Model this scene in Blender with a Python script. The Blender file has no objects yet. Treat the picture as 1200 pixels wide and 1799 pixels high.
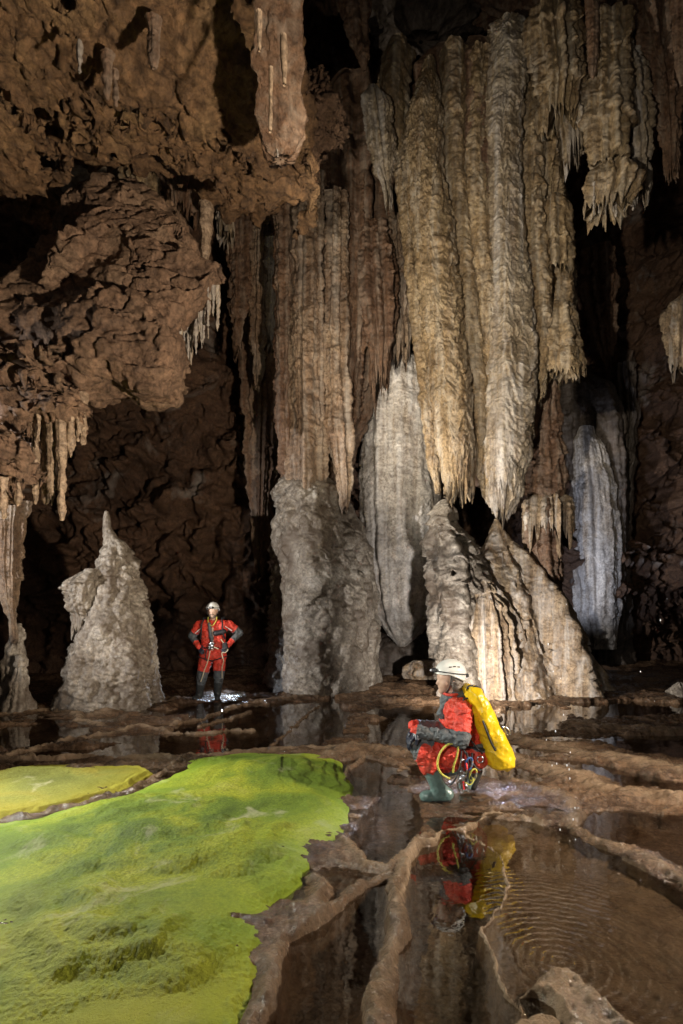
import bpy, math, random
import numpy as np
from mathutils import Vector
random.seed(7)
C = bpy.context.scene
COL = C.collection
R = math.radians

# ------------------------------------------------------------------ camera / world / light
F, CX, HY, EYE = 1000.0, 600.0, 1075.0, 1.6        # photo focal length (px), centre column, horizon row, eye height (m)
cam_d = bpy.data.cameras.new('camera'); cam = bpy.data.objects.new('camera', cam_d); COL.objects.link(cam)
cam.location = (0, 0, EYE); cam.rotation_euler = (R(90), 0, 0)
cam_d.sensor_fit = 'VERTICAL'; cam_d.sensor_height = 36; cam_d.lens = 36*F/1799
cam_d.shift_y = (HY-899.5)/1799; cam_d.clip_end = 300; cam_d.clip_start = .05
C.camera = cam
w = bpy.data.worlds.new('World'); C.world = w; w.use_nodes = True
bg = w.node_tree.nodes['Background']; bg.inputs[0].default_value = (.75, .66, .55, 1); bg.inputs[1].default_value = .04
C.view_settings.view_transform = 'Standard'; C.view_settings.look = 'None'
C.view_settings.exposure = .28; C.view_settings.gamma = 1
C.cycles.max_bounces = 6; C.cycles.diffuse_bounces = 3; C.cycles.glossy_bounces = 3; C.cycles.transparent_max_bounces = 6
C.cycles.sample_clamp_indirect = 4; C.cycles.use_denoising = True

def at(px, py, Y):
    return np.array([(px-CX)/F*Y, Y, EYE-(py-HY)/F*Y])
def gnd(px, py):
    Y = EYE*F/(py-HY); return np.array([(px-CX)/F*Y, Y])

def spot(name, loc, aim, watts, size, col, rad=.12, blend=.6):
    d = bpy.data.lights.new(name, 'SPOT'); d.energy = watts; d.spot_size = R(size); d.spot_blend = blend
    d.color = col; d.shadow_soft_size = rad
    o = bpy.data.objects.new(name, d); COL.objects.link(o); o.location = loc
    o.rotation_euler = (Vector(aim)-Vector(loc)).to_track_quat('-Z', 'Y').to_euler()
    return o
def point(name, loc, watts, col, rad=.1):
    d = bpy.data.lights.new(name, 'POINT'); d.energy = watts; d.color = col; d.shadow_soft_size = rad
    o = bpy.data.objects.new(name, d); COL.objects.link(o); o.location = loc; return o
# spots standing in for flashes: glow behind the cavers suggests theirs; the rest are unseen
spot('key_lamp', (-.6, 2.6, 3.9), (2.7, 10.6, 7.0), 2100, 60, (1, .89, .71), .06, 1.)
spot('added_curtain_spot', (-1.0, 7.9, 2.6), (2.5, 10.6, 6.6), 1250, 84, (1, .90, .73), .05, .9)  # added, unseen: rakes the hanging flutes to bring out relief
spot('left_lamp', (-9.8, 4.2, 2.9), (2.2, 11.8, 2.6), 5000, 48, (1, .96, .91), .04, .9)
spot('added_ceiling_spot', (2.6, 1.9, 1.5), (-3.4, 7.2, 4.8), 2400, 72, (1, .84, .64), .12)  # unseen fill added to brighten the ceiling ledge and overhang
spot('added_floor_spot', (4.9, 3.3, 2.5), (1.4, 3.8, 0), 1250, 100, (1, .86, .70), .12)  # added fill for the floor and pool beds
spot('added_moss_spot', (-4.0, 4.9, 2.3), (-.9, 2.7, 0), 880, 115, (1, 1, .88), .08)  # added spot grazing the moss bed, no source in view
spot('added_front_spot', (-1.3, .4, 2.1), (1.0, 4.9, .55), 330, 30, (1, .95, .88), .1)  # added fill brightening the crouching caver from the front
spot('added_far_front_spot', (.3, .3, 2.3), (-2.36, 10.4, 1.0), 750, 12, (1, .95, .9), .1)  # narrow fill added for the standing caver
spot('kneeling_back_lamp', tuple(at(818, 1212, 8.3)), tuple(at(862, 1120, 11)), 520, 125, (1, .93, .84), .06)
spot('kneeling_rim_lamp', tuple(at(800, 1245, 5.7)), (.95, 2.6, 0), 90, 100, (.70, .78, 1), .04)
spot('standing_back_lamp', tuple(at(386, 1180, 11.4)), tuple(at(440, 1225, 9.5)), 22, 150, (.8, .88, 1), .06)
spot('passage_lamp', tuple(at(965, 1090, 12.6)), tuple(at(1045, 960, 16)), 420, 64, (.72, .8, 1), .1)

# ------------------------------------------------------------------ numpy noise
_r = np.random.RandomState(3)
PERM = _r.permutation(256).astype(np.int32)
_g = _r.normal(size=(256, 3)); GR = (_g/np.linalg.norm(_g, axis=1)[:, None]).astype(np.float32)
OFS = _r.rand(256, 3).astype(np.float32)
def _hash(x, y, z): return PERM[(PERM[(PERM[x & 255]+y) & 255]+z) & 255]
def pn(P):
    P = np.asarray(P, np.float32); I = np.floor(P).astype(np.int32); f = P-I
    u = f*f*f*(f*(f*6-15)+10); out = 0
    for dx in (0, 1):
        wx = u[..., 0] if dx else 1-u[..., 0]
        for dy in (0, 1):
            wy = u[..., 1] if dy else 1-u[..., 1]
            for dz in (0, 1):
                wz = u[..., 2] if dz else 1-u[..., 2]
                g = GR[_hash(I[..., 0]+dx, I[..., 1]+dy, I[..., 2]+dz)]
                d = g[..., 0]*(f[..., 0]-dx)+g[..., 1]*(f[..., 1]-dy)+g[..., 2]*(f[..., 2]-dz)
                out = out+wx*wy*wz*d
    return out*1.5
def fbm(P, o=4, gain=.5, mode=0):
    a, s, t = 1., 0., 1.
    P = np.asarray(P, np.float32)
    for k in range(o):
        n = pn(P*t+17.3*k)
        if mode == 1: n = .5-np.abs(n)*2
        if mode == 2: n = np.abs(n)*2-.5
        s = s+a*n; a *= gain; t *= 2.03
    return s
def worley(P):
    P = np.asarray(P, np.float32); I = np.floor(P).astype(np.int32); f = P-I
    d1 = np.full(P.shape[:-1], 9., np.float32); d2 = d1.copy()
    for dx in (-1, 0, 1):
        for dy in (-1, 0, 1):
            for dz in (-1, 0, 1):
                o = OFS[_hash(I[..., 0]+dx, I[..., 1]+dy, I[..., 2]+dz)]
                d = (o[..., 0]+dx-f[..., 0])**2+(o[..., 1]+dy-f[..., 1])**2+(o[..., 2]+dz-f[..., 2])**2
                d2 = np.minimum(d2, np.maximum(d, d1)); d1 = np.minimum(d1, d)
    return np.sqrt(d1), np.sqrt(d2)
def sstep(a, b, x):
    t = np.clip((x-a)/(b-a), 0, 1); return t*t*(3-2*t)

# ------------------------------------------------------------------ mesh helpers
def mesh_np(name, V, Q, mats, mi=None, smooth=True, attrs=None):
    V = np.asarray(V, np.float32); Q = np.asarray(Q, np.int32); k = Q.shape[1]
    me = bpy.data.meshes.new(name)
    me.vertices.add(len(V)); me.vertices.foreach_set('co', V.ravel())
    me.loops.add(Q.size); me.loops.foreach_set('vertex_index', Q.ravel())
    me.polygons.add(len(Q)); me.polygons.foreach_set('loop_start', np.arange(0, Q.size, k, dtype=np.int32))
    me.polygons.foreach_set('loop_total', np.full(len(Q), k, np.int32))
    me.polygons.foreach_set('use_smooth', np.full(len(Q), smooth))
    for m in (mats if isinstance(mats, (list, tuple)) else [mats]): me.materials.append(m)
    if mi is not None: me.polygons.foreach_set('material_index', np.asarray(mi, np.int32))
    for an, av in (attrs or {}).items():
        a = me.attributes.new(an, 'FLOAT', 'POINT'); a.data.foreach_set('value', np.asarray(av, np.float32))
    me.update(calc_edges=True); me.validate()
    return me
def tag(o, label=None, cat=None, group=None, kind=None):
    if label: o['label'] = label
    if cat: o['category'] = cat
    if group: o['group'] = group
    if kind: o['kind'] = kind
    return o
def empty(name, loc, label, cat, group=None):
    o = bpy.data.objects.new(name, None); o.empty_display_size = .1; o.location = loc; COL.objects.link(o)
    return tag(o, label, cat, group)
def put(name, me, parent=None):
    """link a mesh whose vertices are world coordinates; top-level ones get their origin at their base"""
    o = bpy.data.objects.new(name, me); COL.objects.link(o)
    n = len(me.vertices); a = np.empty(n*3, np.float32); me.vertices.foreach_get('co', a); a = a.reshape(-1, 3)
    base = np.array([(a[:, 0].min()+a[:, 0].max())/2, (a[:, 1].min()+a[:, 1].max())/2, a[:, 2].min()])
    me.vertices.foreach_set('co', (a-base).astype(np.float32).ravel()); me.update()
    p = np.zeros(3); q = parent
    while q is not None: p += np.array(q.location); q = q.parent
    o.location = base-p; o.parent = parent
    return o
def merge(parts):
    V, Q, n = [], [], 0
    for v, q in parts: V.append(v); Q.append(q+n); n += len(v)
    return np.concatenate(V), np.concatenate(Q)
def gridq(n, m, wrap=False):
    i = np.arange(n-1)[:, None]; j = np.arange(m if wrap else m-1)[None, :]; jn = (j+1) % m
    return np.stack([i*m+j, i*m+jn, (i+1)*m+jn, (i+1)*m+j], -1).reshape(-1, 4)
def gridlike(V3): return V3.reshape(-1, 3), gridq(V3.shape[0], V3.shape[1])

def surface_nets(Fd, org, h):
    s = Fd < 0; nx, ny, nz = Fd.shape
    c = np.zeros((nx-1, ny-1, nz-1), np.int8)
    for a in (0, 1):
        for b in (0, 1):
            for d in (0, 1): c += s[a:nx-1+a, b:ny-1+b, d:nz-1+d]
    act = np.argwhere((c > 0) & (c < 8)); idx = np.full(c.shape, -1, np.int32); idx[tuple(act.T)] = np.arange(len(act))
    acc = np.zeros((len(act), 3)); cnt = np.zeros(len(act))
    cor = [(a, b, d) for a in (0, 1) for b in (0, 1) for d in (0, 1)]
    for p in cor:
        for ax in range(3):
            if p[ax]: continue
            q = list(p); q[ax] = 1
            va = Fd[act[:, 0]+p[0], act[:, 1]+p[1], act[:, 2]+p[2]]; vb = Fd[act[:, 0]+q[0], act[:, 1]+q[1], act[:, 2]+q[2]]
            m = (va < 0) != (vb < 0); t = np.where(m, va/np.where(m, va-vb, 1), 0)
            pos = np.tile(np.array(p, float), (len(act), 1)); pos[:, ax] += t
            acc += pos*m[:, None]; cnt += m
    V = (act+acc/cnt[:, None])*h+np.array(org)
    Q = []
    for ax in range(3):
        sl0 = [slice(1, -1)]*3; sl1 = [slice(1, -1)]*3
        sl0[ax] = slice(0, -1); sl1[ax] = slice(1, None)
        A, B = s[tuple(sl0)], s[tuple(sl1)]
        e = np.argwhere(A != B); sg = A[tuple(e.T)]
        off = np.array([1, 1, 1]); off[ax] = 0; e = e+off
        u, v = [(1, 2), (2, 0), (0, 1)][ax]
        def cell(du, dv):
            q = e.copy(); q[:, u] -= du; q[:, v] -= dv; return idx[q[:, 0], q[:, 1], q[:, 2]]
        q = np.stack([cell(1, 1), cell(0, 1), cell(0, 0), cell(1, 0)], -1)
        q[~sg] = q[~sg][:, ::-1]; Q.append(q)
    Q = np.concatenate(Q); Q = Q[(Q >= 0).all(1)]
    return V.astype(np.float32), Q
def normals(V, Q):
    n = np.cross(V[Q[:, 2]]-V[Q[:, 0]], V[Q[:, 3]]-V[Q[:, 1]]); N = np.zeros_like(V)
    for k in range(4): np.add.at(N, Q[:, k], n)
    return N/np.maximum(np.linalg.norm(N, axis=1)[:, None], 1e-9)

def poly_sd(P, poly):
    """signed distance to polygon (negative inside); P (...,2)"""
    x, y = P[..., 0], P[..., 1]; d = np.full(x.shape, 1e9, np.float32); ins = np.zeros(x.shape, bool)
    n = len(poly)
    for i in range(n):
        ax, ay = poly[i]; bx, by = poly[(i+1) % n]; ex, ey = bx-ax, by-ay
        t = np.clip(((x-ax)*ex+(y-ay)*ey)/(ex*ex+ey*ey+1e-12), 0, 1)
        d = np.minimum(d, (x-ax-t*ex)**2+(y-ay-t*ey)**2)
        cr = ((ay > y) != (by > y)) & (x < (bx-ax)*(y-ay)/((by-ay) if by != ay else 1e-9)+ax); ins ^= cr
    d = np.sqrt(d); return np.where(ins, -d, d)
def line_d(x, y, pts):
    d = np.full(x.shape, 1e9, np.float32)
    for (ax, ay), (bx, by) in zip(pts[:-1], pts[1:]):
        ex, ey = bx-ax, by-ay
        t = np.clip(((x-ax)*ex+(y-ay)*ey)/(ex*ex+ey*ey+1e-12), 0, 1)
        d = np.minimum(d, (x-ax-t*ex)**2+(y-ay-t*ey)**2)
    return np.sqrt(d)

# ------------------------------------------------------------------ materials
def newmat(name):
    m = bpy.data.materials.new(name); m.use_nodes = True; nt = m.node_tree
    return m, nt, nt.nodes['Principled BSDF'], nt.nodes['Material Output']
def ramp(nt, fac, stops):
    r = nt.nodes.new('ShaderNodeValToRGB'); e = r.color_ramp.elements
    while len(e) < len(stops): e.new(.5)
    for el, (p, c) in zip(e, stops): el.position = p; el.color = (*c, 1) if len(c) == 3 else c
    nt.links.new(fac, r.inputs[0]); return r.outputs[0]
def noise(nt, vec, scale, detail=6, rough=.6, dist=0):
    n = nt.nodes.new('ShaderNodeTexNoise'); n.inputs['Scale'].default_value = scale; n.inputs['Detail'].default_value = detail
    n.inputs['Roughness'].default_value = rough; n.inputs['Distortion'].default_value = dist
    nt.links.new(vec, n.inputs['Vector']); return n.outputs['Fac']
def mapping(nt, vec, sc, loc=(0, 0, 0)):
    m = nt.nodes.new('ShaderNodeMapping'); m.inputs['Scale'].default_value = sc; m.inputs['Location'].default_value = loc
    nt.links.new(vec, m.inputs['Vector']); return m.outputs[0]
def mix(nt, fac, a, b, mode='MIX'):
    m = nt.nodes.new('ShaderNodeMix'); m.data_type = 'RGBA'; m.blend_type = mode
    for s, i in ((fac, 0), (a, 6), (b, 7)):
        if isinstance(s, (int, float)): m.inputs[i].default_value = s
        elif isinstance(s, tuple): m.inputs[i].default_value = (*s, 1)
        else: nt.links.new(s, m.inputs[i])
    return m.outputs[2]
def bump(nt, height, strength, dist, prev=None):
    b = nt.nodes.new('ShaderNodeBump'); b.inputs['Strength'].default_value = strength; b.inputs['Distance'].default_value = dist
    nt.links.new(height, b.inputs['Height'])
    if prev is not None: nt.links.new(prev, b.inputs['Normal'])
    return b.outputs[0]
def rockmat(name, cols, scale=1.2, rough=(.35, .75), streak=None, streakcol=(.7, .68, .66), grain=22, bumpd=.02, seed=0, spec=.5, patch=None):
    m, nt, P, out = newmat(name)
    tc = nt.nodes.new('ShaderNodeTexCoord'); v = mapping(nt, tc.outputs['Object'], (1, 1, 1), (seed*3.1, seed*1.7, seed*2.3))
    n1 = noise(nt, v, scale, 8, .62, .4)
    k = len(cols); c = ramp(nt, n1, [(.28+.44*i/(k-1), cols[i]) for i in range(k)])
    n2 = noise(nt, v, grain, 6, .65)
    c = mix(nt, .9, c, ramp(nt, n2, [(.32, (.34, .31, .28)), (.56, (1, 1, 1)), (.72, (1.25, 1.22, 1.18))]), 'MULTIPLY')
    nm = noise(nt, mapping(nt, v, (1, 1, 1.2), (7, 1, 4)), scale*4.3, 6, .66, .8)
    c = mix(nt, .85, c, ramp(nt, nm, [(.30, (.40, .35, .31)), (.5, (1, 1, 1)), (.68, (1.35, 1.32, 1.28))]), 'MULTIPLY')
    nk = noise(nt, mapping(nt, v, (1, 1, .8), (2, 6, 3)), scale*2.2, 4, .55, 1.2)     # thin dark mineral veins
    c = mix(nt, ramp(nt, nk, [(.478, (0, 0, 0)), (.497, (.45, .45, .45)), (.503, (.45, .45, .45)), (.522, (0, 0, 0))]), c, mix(nt, 1., c, (.30, .26, .23), 'MULTIPLY'))
    if streak:
        vs = mapping(nt, v, (7, 7, .35)); ns = noise(nt, vs, 1.0, 5, .6, .3)
        c = mix(nt, ramp(nt, ns, [(.50-.12*streak, (0, 0, 0)), (.72, (1, 1, 1))]), c, mix(nt, .6, c, streakcol))
        nd = noise(nt, mapping(nt, v, (5, 5, .25), (9, 3, 1)), 1.0, 4, .6)
        c = mix(nt, ramp(nt, nd, [(.5, (0, 0, 0)), (.75, (.8, .8, .8))]), c, mix(nt, 1., c, (.42, .33, .25), 'MULTIPLY'))
    if patch:
        pc, lo, hi, ps = patch
        npx = noise(nt, mapping(nt, v, (1, 1, .8), (4, 8, 2)), ps, 6, .6, .8)
        c = mix(nt, ramp(nt, npx, [(lo, (0, 0, 0)), (hi, (1, 1, 1))]), c, pc)
    nt.links.new(c, P.inputs['Base Color'])
    r = nt.nodes.new('ShaderNodeMapRange'); r.inputs['To Min'].default_value = rough[0]; r.inputs['To Max'].default_value = rough[1]
    r.inputs['From Min'].default_value = .35; r.inputs['From Max'].default_value = .65
    nt.links.new(noise(nt, v, 3.1, 5, .6), r.inputs['Value']); nt.links.new(r.outputs[0], P.inputs['Roughness'])
    P.inputs['Specular IOR Level'].default_value = spec
    b = bump(nt, noise(nt, v, 9, 8, .7), 1, bumpd*3)
    b = bump(nt, noise(nt, v, 45, 5, .7), 1, bumpd*.6, b)
    nt.links.new(b, P.inputs['Normal'])
    return m
def flat(name, col, rough=.5, metal=0, grain=0, spec=.5, bumpd=0, bscale=60, var=.25, mud=0):
    m, nt, P, out = newmat(name); P.inputs['Roughness'].default_value = rough; P.inputs['Metallic'].default_value = metal
    P.inputs['Specular IOR Level'].default_value = spec
    tc = nt.nodes.new('ShaderNodeTexCoord'); n = noise(nt, tc.outputs['Object'], grain or 14, 5, .6)
    c = ramp(nt, n, [(.3, tuple(x*(1-var) for x in col)), (.7, tuple(min(1, x*(1+var*.6)) for x in col))])
    if mud: c = mix(nt, ramp(nt, noise(nt, tc.outputs['Object'], 6.5, 7, .7, .5), [(.50, (0,)*3), (.72, (mud,)*3)]), c, (.16, .095, .055))
    nt.links.new(c, P.inputs['Base Color'])
    if bumpd: nt.links.new(bump(nt, noise(nt, tc.outputs['Object'], bscale, 4, .6), .8, bumpd), P.inputs['Normal'])
    return m

M_wall = rockmat('brown_cave_rock', [(.06, .030, .017), (.125, .066, .038), (.20, .115, .068)], .7, (.4, .8), seed=1, bumpd=.03, patch=((.30, .27, .25), .60, .72, .5))
M_ceil = rockmat('ochre_ceiling_rock', [(.12, .065, .032), (.23, .13, .062), (.33, .21, .10)], 1.1, (.5, .85), seed=2, bumpd=.03, grain=14)
M_over = rockmat('buff_rock', [(.15, .085, .052), (.23, .14, .088), (.31, .205, .13)], .9, (.5, .85), seed=3, bumpd=.022, grain=20)
M_col = rockmat('tan_flowstone', [(.14, .088, .044), (.27, .19, .104), (.39, .295, .18)], .9, (.3, .65), streak=.3, streakcol=(.48, .43, .36), seed=4, bumpd=.018)
M_colw = rockmat('pale_flowstone', [(.18, .13, .08), (.30, .235, .16), (.41, .355, .28)], .9, (.3, .6), streak=.5, streakcol=(.56, .54, .54), seed=5, bumpd=.018)
M_colb = rockmat('rusty_flowstone', [(.09, .045, .025), (.18, .10, .058), (.28, .18, .115)], 1.0, (.35, .7), streak=.4, streakcol=(.36, .29, .23), seed=6, bumpd=.02)
M_brown = rockmat('brown_flowstone', [(.14, .085, .052), (.25, .165, .105), (.37, .28, .195)], 1.0, (.35, .7), streak=.5, streakcol=(.45, .40, .35), seed=16, bumpd=.02)
M_stal = rockmat('grey_calcite', [(.12, .095, .072), (.26, .225, .185), (.42, .39, .345)], 1.8, (.2, .5), seed=7, bumpd=.014, patch=((.09, .065, .046), .48, .66, 1.3))
M_white = rockmat('white_flowstone', [(.36, .30, .24), (.52, .47, .42), (.66, .63, .60)], .8, (.25, .5), streak=.75, streakcol=(.66, .65, .66), seed=8, bumpd=.012, patch=((.05, .04, .034), .60, .75, .6))
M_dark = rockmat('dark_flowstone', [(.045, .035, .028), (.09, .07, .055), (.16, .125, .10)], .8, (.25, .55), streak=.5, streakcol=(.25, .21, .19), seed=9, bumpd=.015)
M_drap = rockmat('warm_drapery', [(.22, .15, .09), (.34, .245, .155), (.45, .36, .25)], 1.2, (.35, .7), streak=.4, seed=10, bumpd=.015)
M_tite = rockmat('buff_stalactite', [(.24, .165, .11), (.34, .25, .175), (.44, .34, .25)], 2, (.35, .7), seed=11, bumpd=.008, grain=30)

# ------------------------------------------------------------------ cave floor with rimstone pools
def gp(pts): return [tuple(gnd(*p)) for p in pts]
POOLS = [
 (.16, [(712,1560),(728,1492),(772,1480),(785,1464),(818,1466),(850,1490),(878,1510),(884,1540),(893,1555),(880,1595),(848,1632),(853,1665),(868,1705),(890,1760),(930,1830),(690,1830),(700,1700),(725,1640),(715,1600)]),
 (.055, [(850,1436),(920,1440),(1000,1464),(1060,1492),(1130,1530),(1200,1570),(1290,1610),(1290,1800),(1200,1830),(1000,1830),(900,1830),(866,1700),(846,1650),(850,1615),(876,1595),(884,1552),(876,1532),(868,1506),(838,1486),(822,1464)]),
 (.12, [(1025,1428),(1100,1424),(1200,1434),(1290,1440),(1290,1560),(1200,1522),(1130,1495),(1070,1472),(1025,1450)]),
 (.10, [(960,1333),(1040,1340),(1100,1355),(1200,1376),(1290,1390),(1290,1400),(1200,1393),(1100,1380),(1040,1366),(960,1345)]),
 (.13, [(470,1830),(485,1700),(520,1650),(590,1602),(640,1562),(675,1547),(690,1580),(680,1640),(655,1700),(645,1760),(640,1830)]),
 (.10, [(615,1480),(636,1430),(680,1395),(720,1392),(742,1420),(738,1466),(715,1500),(680,1525),(640,1518)]),
 (.10, [(290,1292),(330,1262),(480,1237),(590,1227),(615,1255),(600,1296),(500,1318),(380,1322),(300,1312)]),
 (.10, [(-120,1280),(0,1275),(100,1270),(170,1286),(120,1298),(0,1320),(-120,1322)]),
 (.10, [(60,1334),(200,1308),(330,1300),(420,1296),(400,1314),(250,1332),(60,1342)]),
 (.08, [(885,1245),(960,1236),(1000,1250),(980,1285),(900,1296),(878,1270)]),
 (.08, [(640,1272),(755,1245),(765,1285),(720,1315),(650,1308)]),
 (.08, [(1080,1292),(1200,1300),(1290,1312),(1290,1340),(1130,1324),(1060,1310)]),
 (.07, [(560,1345),(640,1330),(700,1345),(680,1375),(620,1400),(590,1380)]),
 (.07, [(1000,1236),(1100,1232),(1290,1240),(1290,1262),(1100,1258),(1010,1255)]),
 (.06, [(300,1236),(420,1232),(480,1238),(420,1252),(320,1258)]),
]
RIMS = [  # height, width(m), lightness, points
 (.022,.026,1.0,[(700,1600),(714,1550),(726,1490),(770,1478),(784,1459),(818,1461),(850,1485),(880,1506),(886,1536),(897,1550),(887,1590),(862,1622),(850,1632),(855,1662),(870,1702),(888,1745),(915,1775)]),
 (.028,.03,.7,[(818,1461),(840,1446),(852,1429),(880,1426),(920,1438),(952,1452)]),
 (.07,.10,.55,[(650,1830),(655,1770),(672,1700),(696,1650),(698,1600),(688,1555),(716,1520),(727,1492)]),
 (.05,.07,.35,[(600,1480),(640,1522),(680,1530),(715,1508),(735,1480),(760,1465)]),
 (.055,.09,.3,[(430,1830),(470,1740),(490,1660),(545,1630),(600,1590),(640,1550),(680,1538)]),
 (.06,.08,.2,[(520,1610),(560,1585),(572,1560),(545,1545)]),
 (.05,.09,.4,[(862,1330),(880,1362),(940,1392),(992,1408),(1016,1436),(1012,1458),(1062,1482),(1130,1510),(1200,1548),(1300,1600)]),
 (.075,.22,.6,[(850,1328),(930,1344),(1000,1368),(1060,1388),(1130,1400),(1200,1408),(1300,1412)]),
 (.065,.24,.55,[(880,1292),(960,1312),(1060,1330),(1110,1344),(1200,1358),(1300,1366)]),
 (.08,.2,.35,[(980,1275),(1080,1282),(1200,1290),(1300,1300)]),
 (.055,.07,1.0,[(5,1332),(60,1316),(110,1305),(180,1292),(245,1281),(290,1286),(330,1291),(412,1286),(440,1284)]),
 (.06,.11,.9,[(-60,1262),(0,1256),(60,1250),(95,1246),(140,1262),(175,1276)]),
 (.06,.10,.6,[(165,1258),(250,1244),(300,1234),(330,1230)]),
 (.05,.10,.5,[(300,1275),(360,1262),(420,1240),(480,1232),(560,1226)]),
 (.05,.08,.5,[(350,1278),(400,1266),(440,1250)]),
 (.07,.12,.4,[(560,1345),(600,1320),(640,1318),(700,1326),(740,1318)]),
 (.05,.09,.3,[(600,1390),(615,1350),(640,1328)]),
 (.07,.10,.8,[(-60,1345),(0,1340),(60,1336),(130,1332),(240,1338),(300,1336),(420,1322),(520,1318),(620,1316)]),
 (.06,.06,.2,[(0,1447),(70,1432),(150,1412),(230,1390),(262,1372),(290,1352),(330,1338)]),
 (.04,.08,.3,[(470,1310),(520,1275),(560,1240)]),
 (.04,.08,.3,[(760,1300),(800,1270),(880,1250)]),
]
MOUNDS = [(.05, .75, gp([(902,1752),(930,1722),(965,1710),(1004,1706),(1045,1730),(1072,1766),(1112,1800),(1160,1830),(1190,1870),(960,1880),(975,1800),(950,1765)])), (.05, .75, gp([(880,1812),(905,1790),(945,1776),(985,1788),(1010,1815),(1030,1880),(890,1880)])),
  (.05, .3, gp([(905,1755),(925,1748),(930,1790),(910,1800)]))]
MOSS1 = gp([(-80,1462),(0,1452),(70,1440),(160,1415),(245,1392),(300,1368),(330,1352),(325,1340),(400,1332),(480,1327),(560,1330),(600,1342),(612,1375),(618,1420),(612,1450),(590,1478),(560,1498),(535,1535),(540,1560),(510,1582),(478,1600),(470,1640),(465,1690),(445,1740),(420,1790),(400,1850),(-80,1880)])
MOSS2 = gp([(-80,1372),(0,1362),(60,1352),(130,1352),(250,1352),(264,1362),(240,1385),(150,1410),(70,1430),(0,1444),(-80,1456)])
POOLS = [(d, gp(p)) for d, p in POOLS]
RIMS = [(h, wd, l, gp(p)) for h, wd, l, p in RIMS]
def near(x, y, pts, pad):
    a = np.array(pts); return (x > a[:, 0].min()-pad) & (x < a[:, 0].max()+pad) & (y > a[:, 1].min()-pad) & (y < a[:, 1].max()+pad)
def floor_z(x, y):
    sh = x.shape; x = x.ravel().astype(np.float32); y = y.ravel().astype(np.float32); z0 = np.zeros_like(x)
    P = np.stack([x, y, z0], -1)
    sc = np.clip(y/5, .4, 2.2)                                   # shorelines wander more on the larger far pools
    wx = x+.05*sc*fbm(P*3.1, 3)+.014*fbm(P*12, 3); wy = y+.07*sc*fbm(P*2.7+9, 3)+.014*fbm(P*12+5, 3)
    ter = fbm(np.stack([x*.35+.25*pn(P*.7), y*1.05, z0], -1)+3, 4, .5, 1)
    base = .004+.075*ter+.03*fbm(P*np.array([1.8, 4.2, 1]), 4)+.026*fbm(np.stack([x*2.2+.5*pn(P*1.6), y*6.5+.9*pn(P*1.3+4), z0], -1)+8, 4, .55, 1)*sstep(3.2, 4.6, y)
    base = base+.09*sstep(10.5, 14, y)+.05*sstep(7, 12, y)*ter
    dry = np.ones_like(x)
    lit_silt = np.zeros_like(x)
    for d, pl in POOLS:
        m = near(wx, wy, pl, .4)
        if not m.any(): continue
        sd = poly_sd(np.stack([wx[m], wy[m]], -1), pl)
        k = sstep(.012, -.04, sd); dry[m] *= 1-k; lit_silt[m] = np.maximum(lit_silt[m], k*(.75 if d == .055 else .12)); base[m] = base[m]*(1-k)+(-d+.02*fbm(P[m]*4, 3))*k  # bed silt painted lighter so the rippled pool looks lit
    rim = np.zeros_like(x); bneg = np.minimum(base, 0); lit = np.zeros_like(x)
    lit = np.maximum(lit, lit_silt)
    for h, wd, l, pt in RIMS:
        m = near(wx, wy, pt, wd*4)
        if not m.any(): continue
        d = line_d(wx[m], wy[m], pt); q = np.exp(-(d/(wd*.62))**2*(.8+.5*pn(P[m]*2.5+l)))
        rim[m] = np.maximum(rim[m], (h*.7*(1+.30*fbm(P[m]*7, 5, .62))*q-np.maximum(bneg[m], -.11)*q**2.5)); lit[m] = np.maximum(lit[m], l*q)
    t = 5.5*fbm(np.stack([x*.42+.3*pn(P*.8+3), y*1.15+.35*pn(P*.7+6), z0], -1)+14, 3, .45)+.12*fbm(P*7, 3); f = t-np.floor(t)
    lip = np.exp(-((f-.5)/.075)**2)*dry*sstep(2.6, 3.4, y)*(.6+.8*pn(P*1.7+2)).clip(0, 1.2)
    base = base-.014*dry*sstep(3.2, 4.2, y)*sstep(12, 9, y); rim = np.maximum(rim, lip*.034); lit = np.maximum(lit, lip*.4)
    for h, l, pl in MOUNDS:
        m = near(wx, wy, pl, .3)
        if not m.any(): continue
        sd = poly_sd(np.stack([wx[m], wy[m]], -1), pl); k = sstep(.015, -.06, sd)
        rim[m] = np.maximum(rim[m], k*(h-base[m].clip(-.2, 0)+.035*fbm(P[m]*4, 5, .55))); lit[m] = np.maximum(lit[m], l*k)
    man = np.exp(-(((x-.95)/.45)**2+((y-4.9)/.28)**2)); base = base*(1-man)+(-.012)*man
    man = np.exp(-(((x+2.36)/.5)**2+((y-10.45)/.4)**2)); base = base*(1-man)+.0*man; rim = rim*(1-man)
    z = np.maximum(base, -.2)+rim*sstep(-.2, .08, rim-base)+.010*fbm(P*np.array([9, 14, 1]), 4, .6)+.006*fbm(P*13, 3, .5, 1)
    z = z+.004*pn(P*40)*sstep(6, 3, y)
    return z.reshape(sh), lit.reshape(sh)
nv, nu = 980, 860
tv = np.linspace(0, 1, nv); Yr = -.8+ (.55*tv+.45*tv**3)*1.0*27.0*1.0
Yr = 1.2*np.exp(tv*math.log(27/1.2)) ; Yr = np.concatenate([np.linspace(-1, 1.18, 40), Yr])
U = np.linspace(-.95, .95, nu)
YY, UU = np.meshgrid(Yr, U, indexing='ij'); XX = UU*(np.maximum(YY, 0)+1.0)
ZZ, LIT = floor_z(XX, YY)
V, Q = gridlike(np.stack([XX, YY, ZZ], -1))
m, nt, P_, out = newmat('wet_brown_rimstone')
tc = nt.nodes.new('ShaderNodeTexCoord'); v = tc.outputs['Object']
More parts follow.
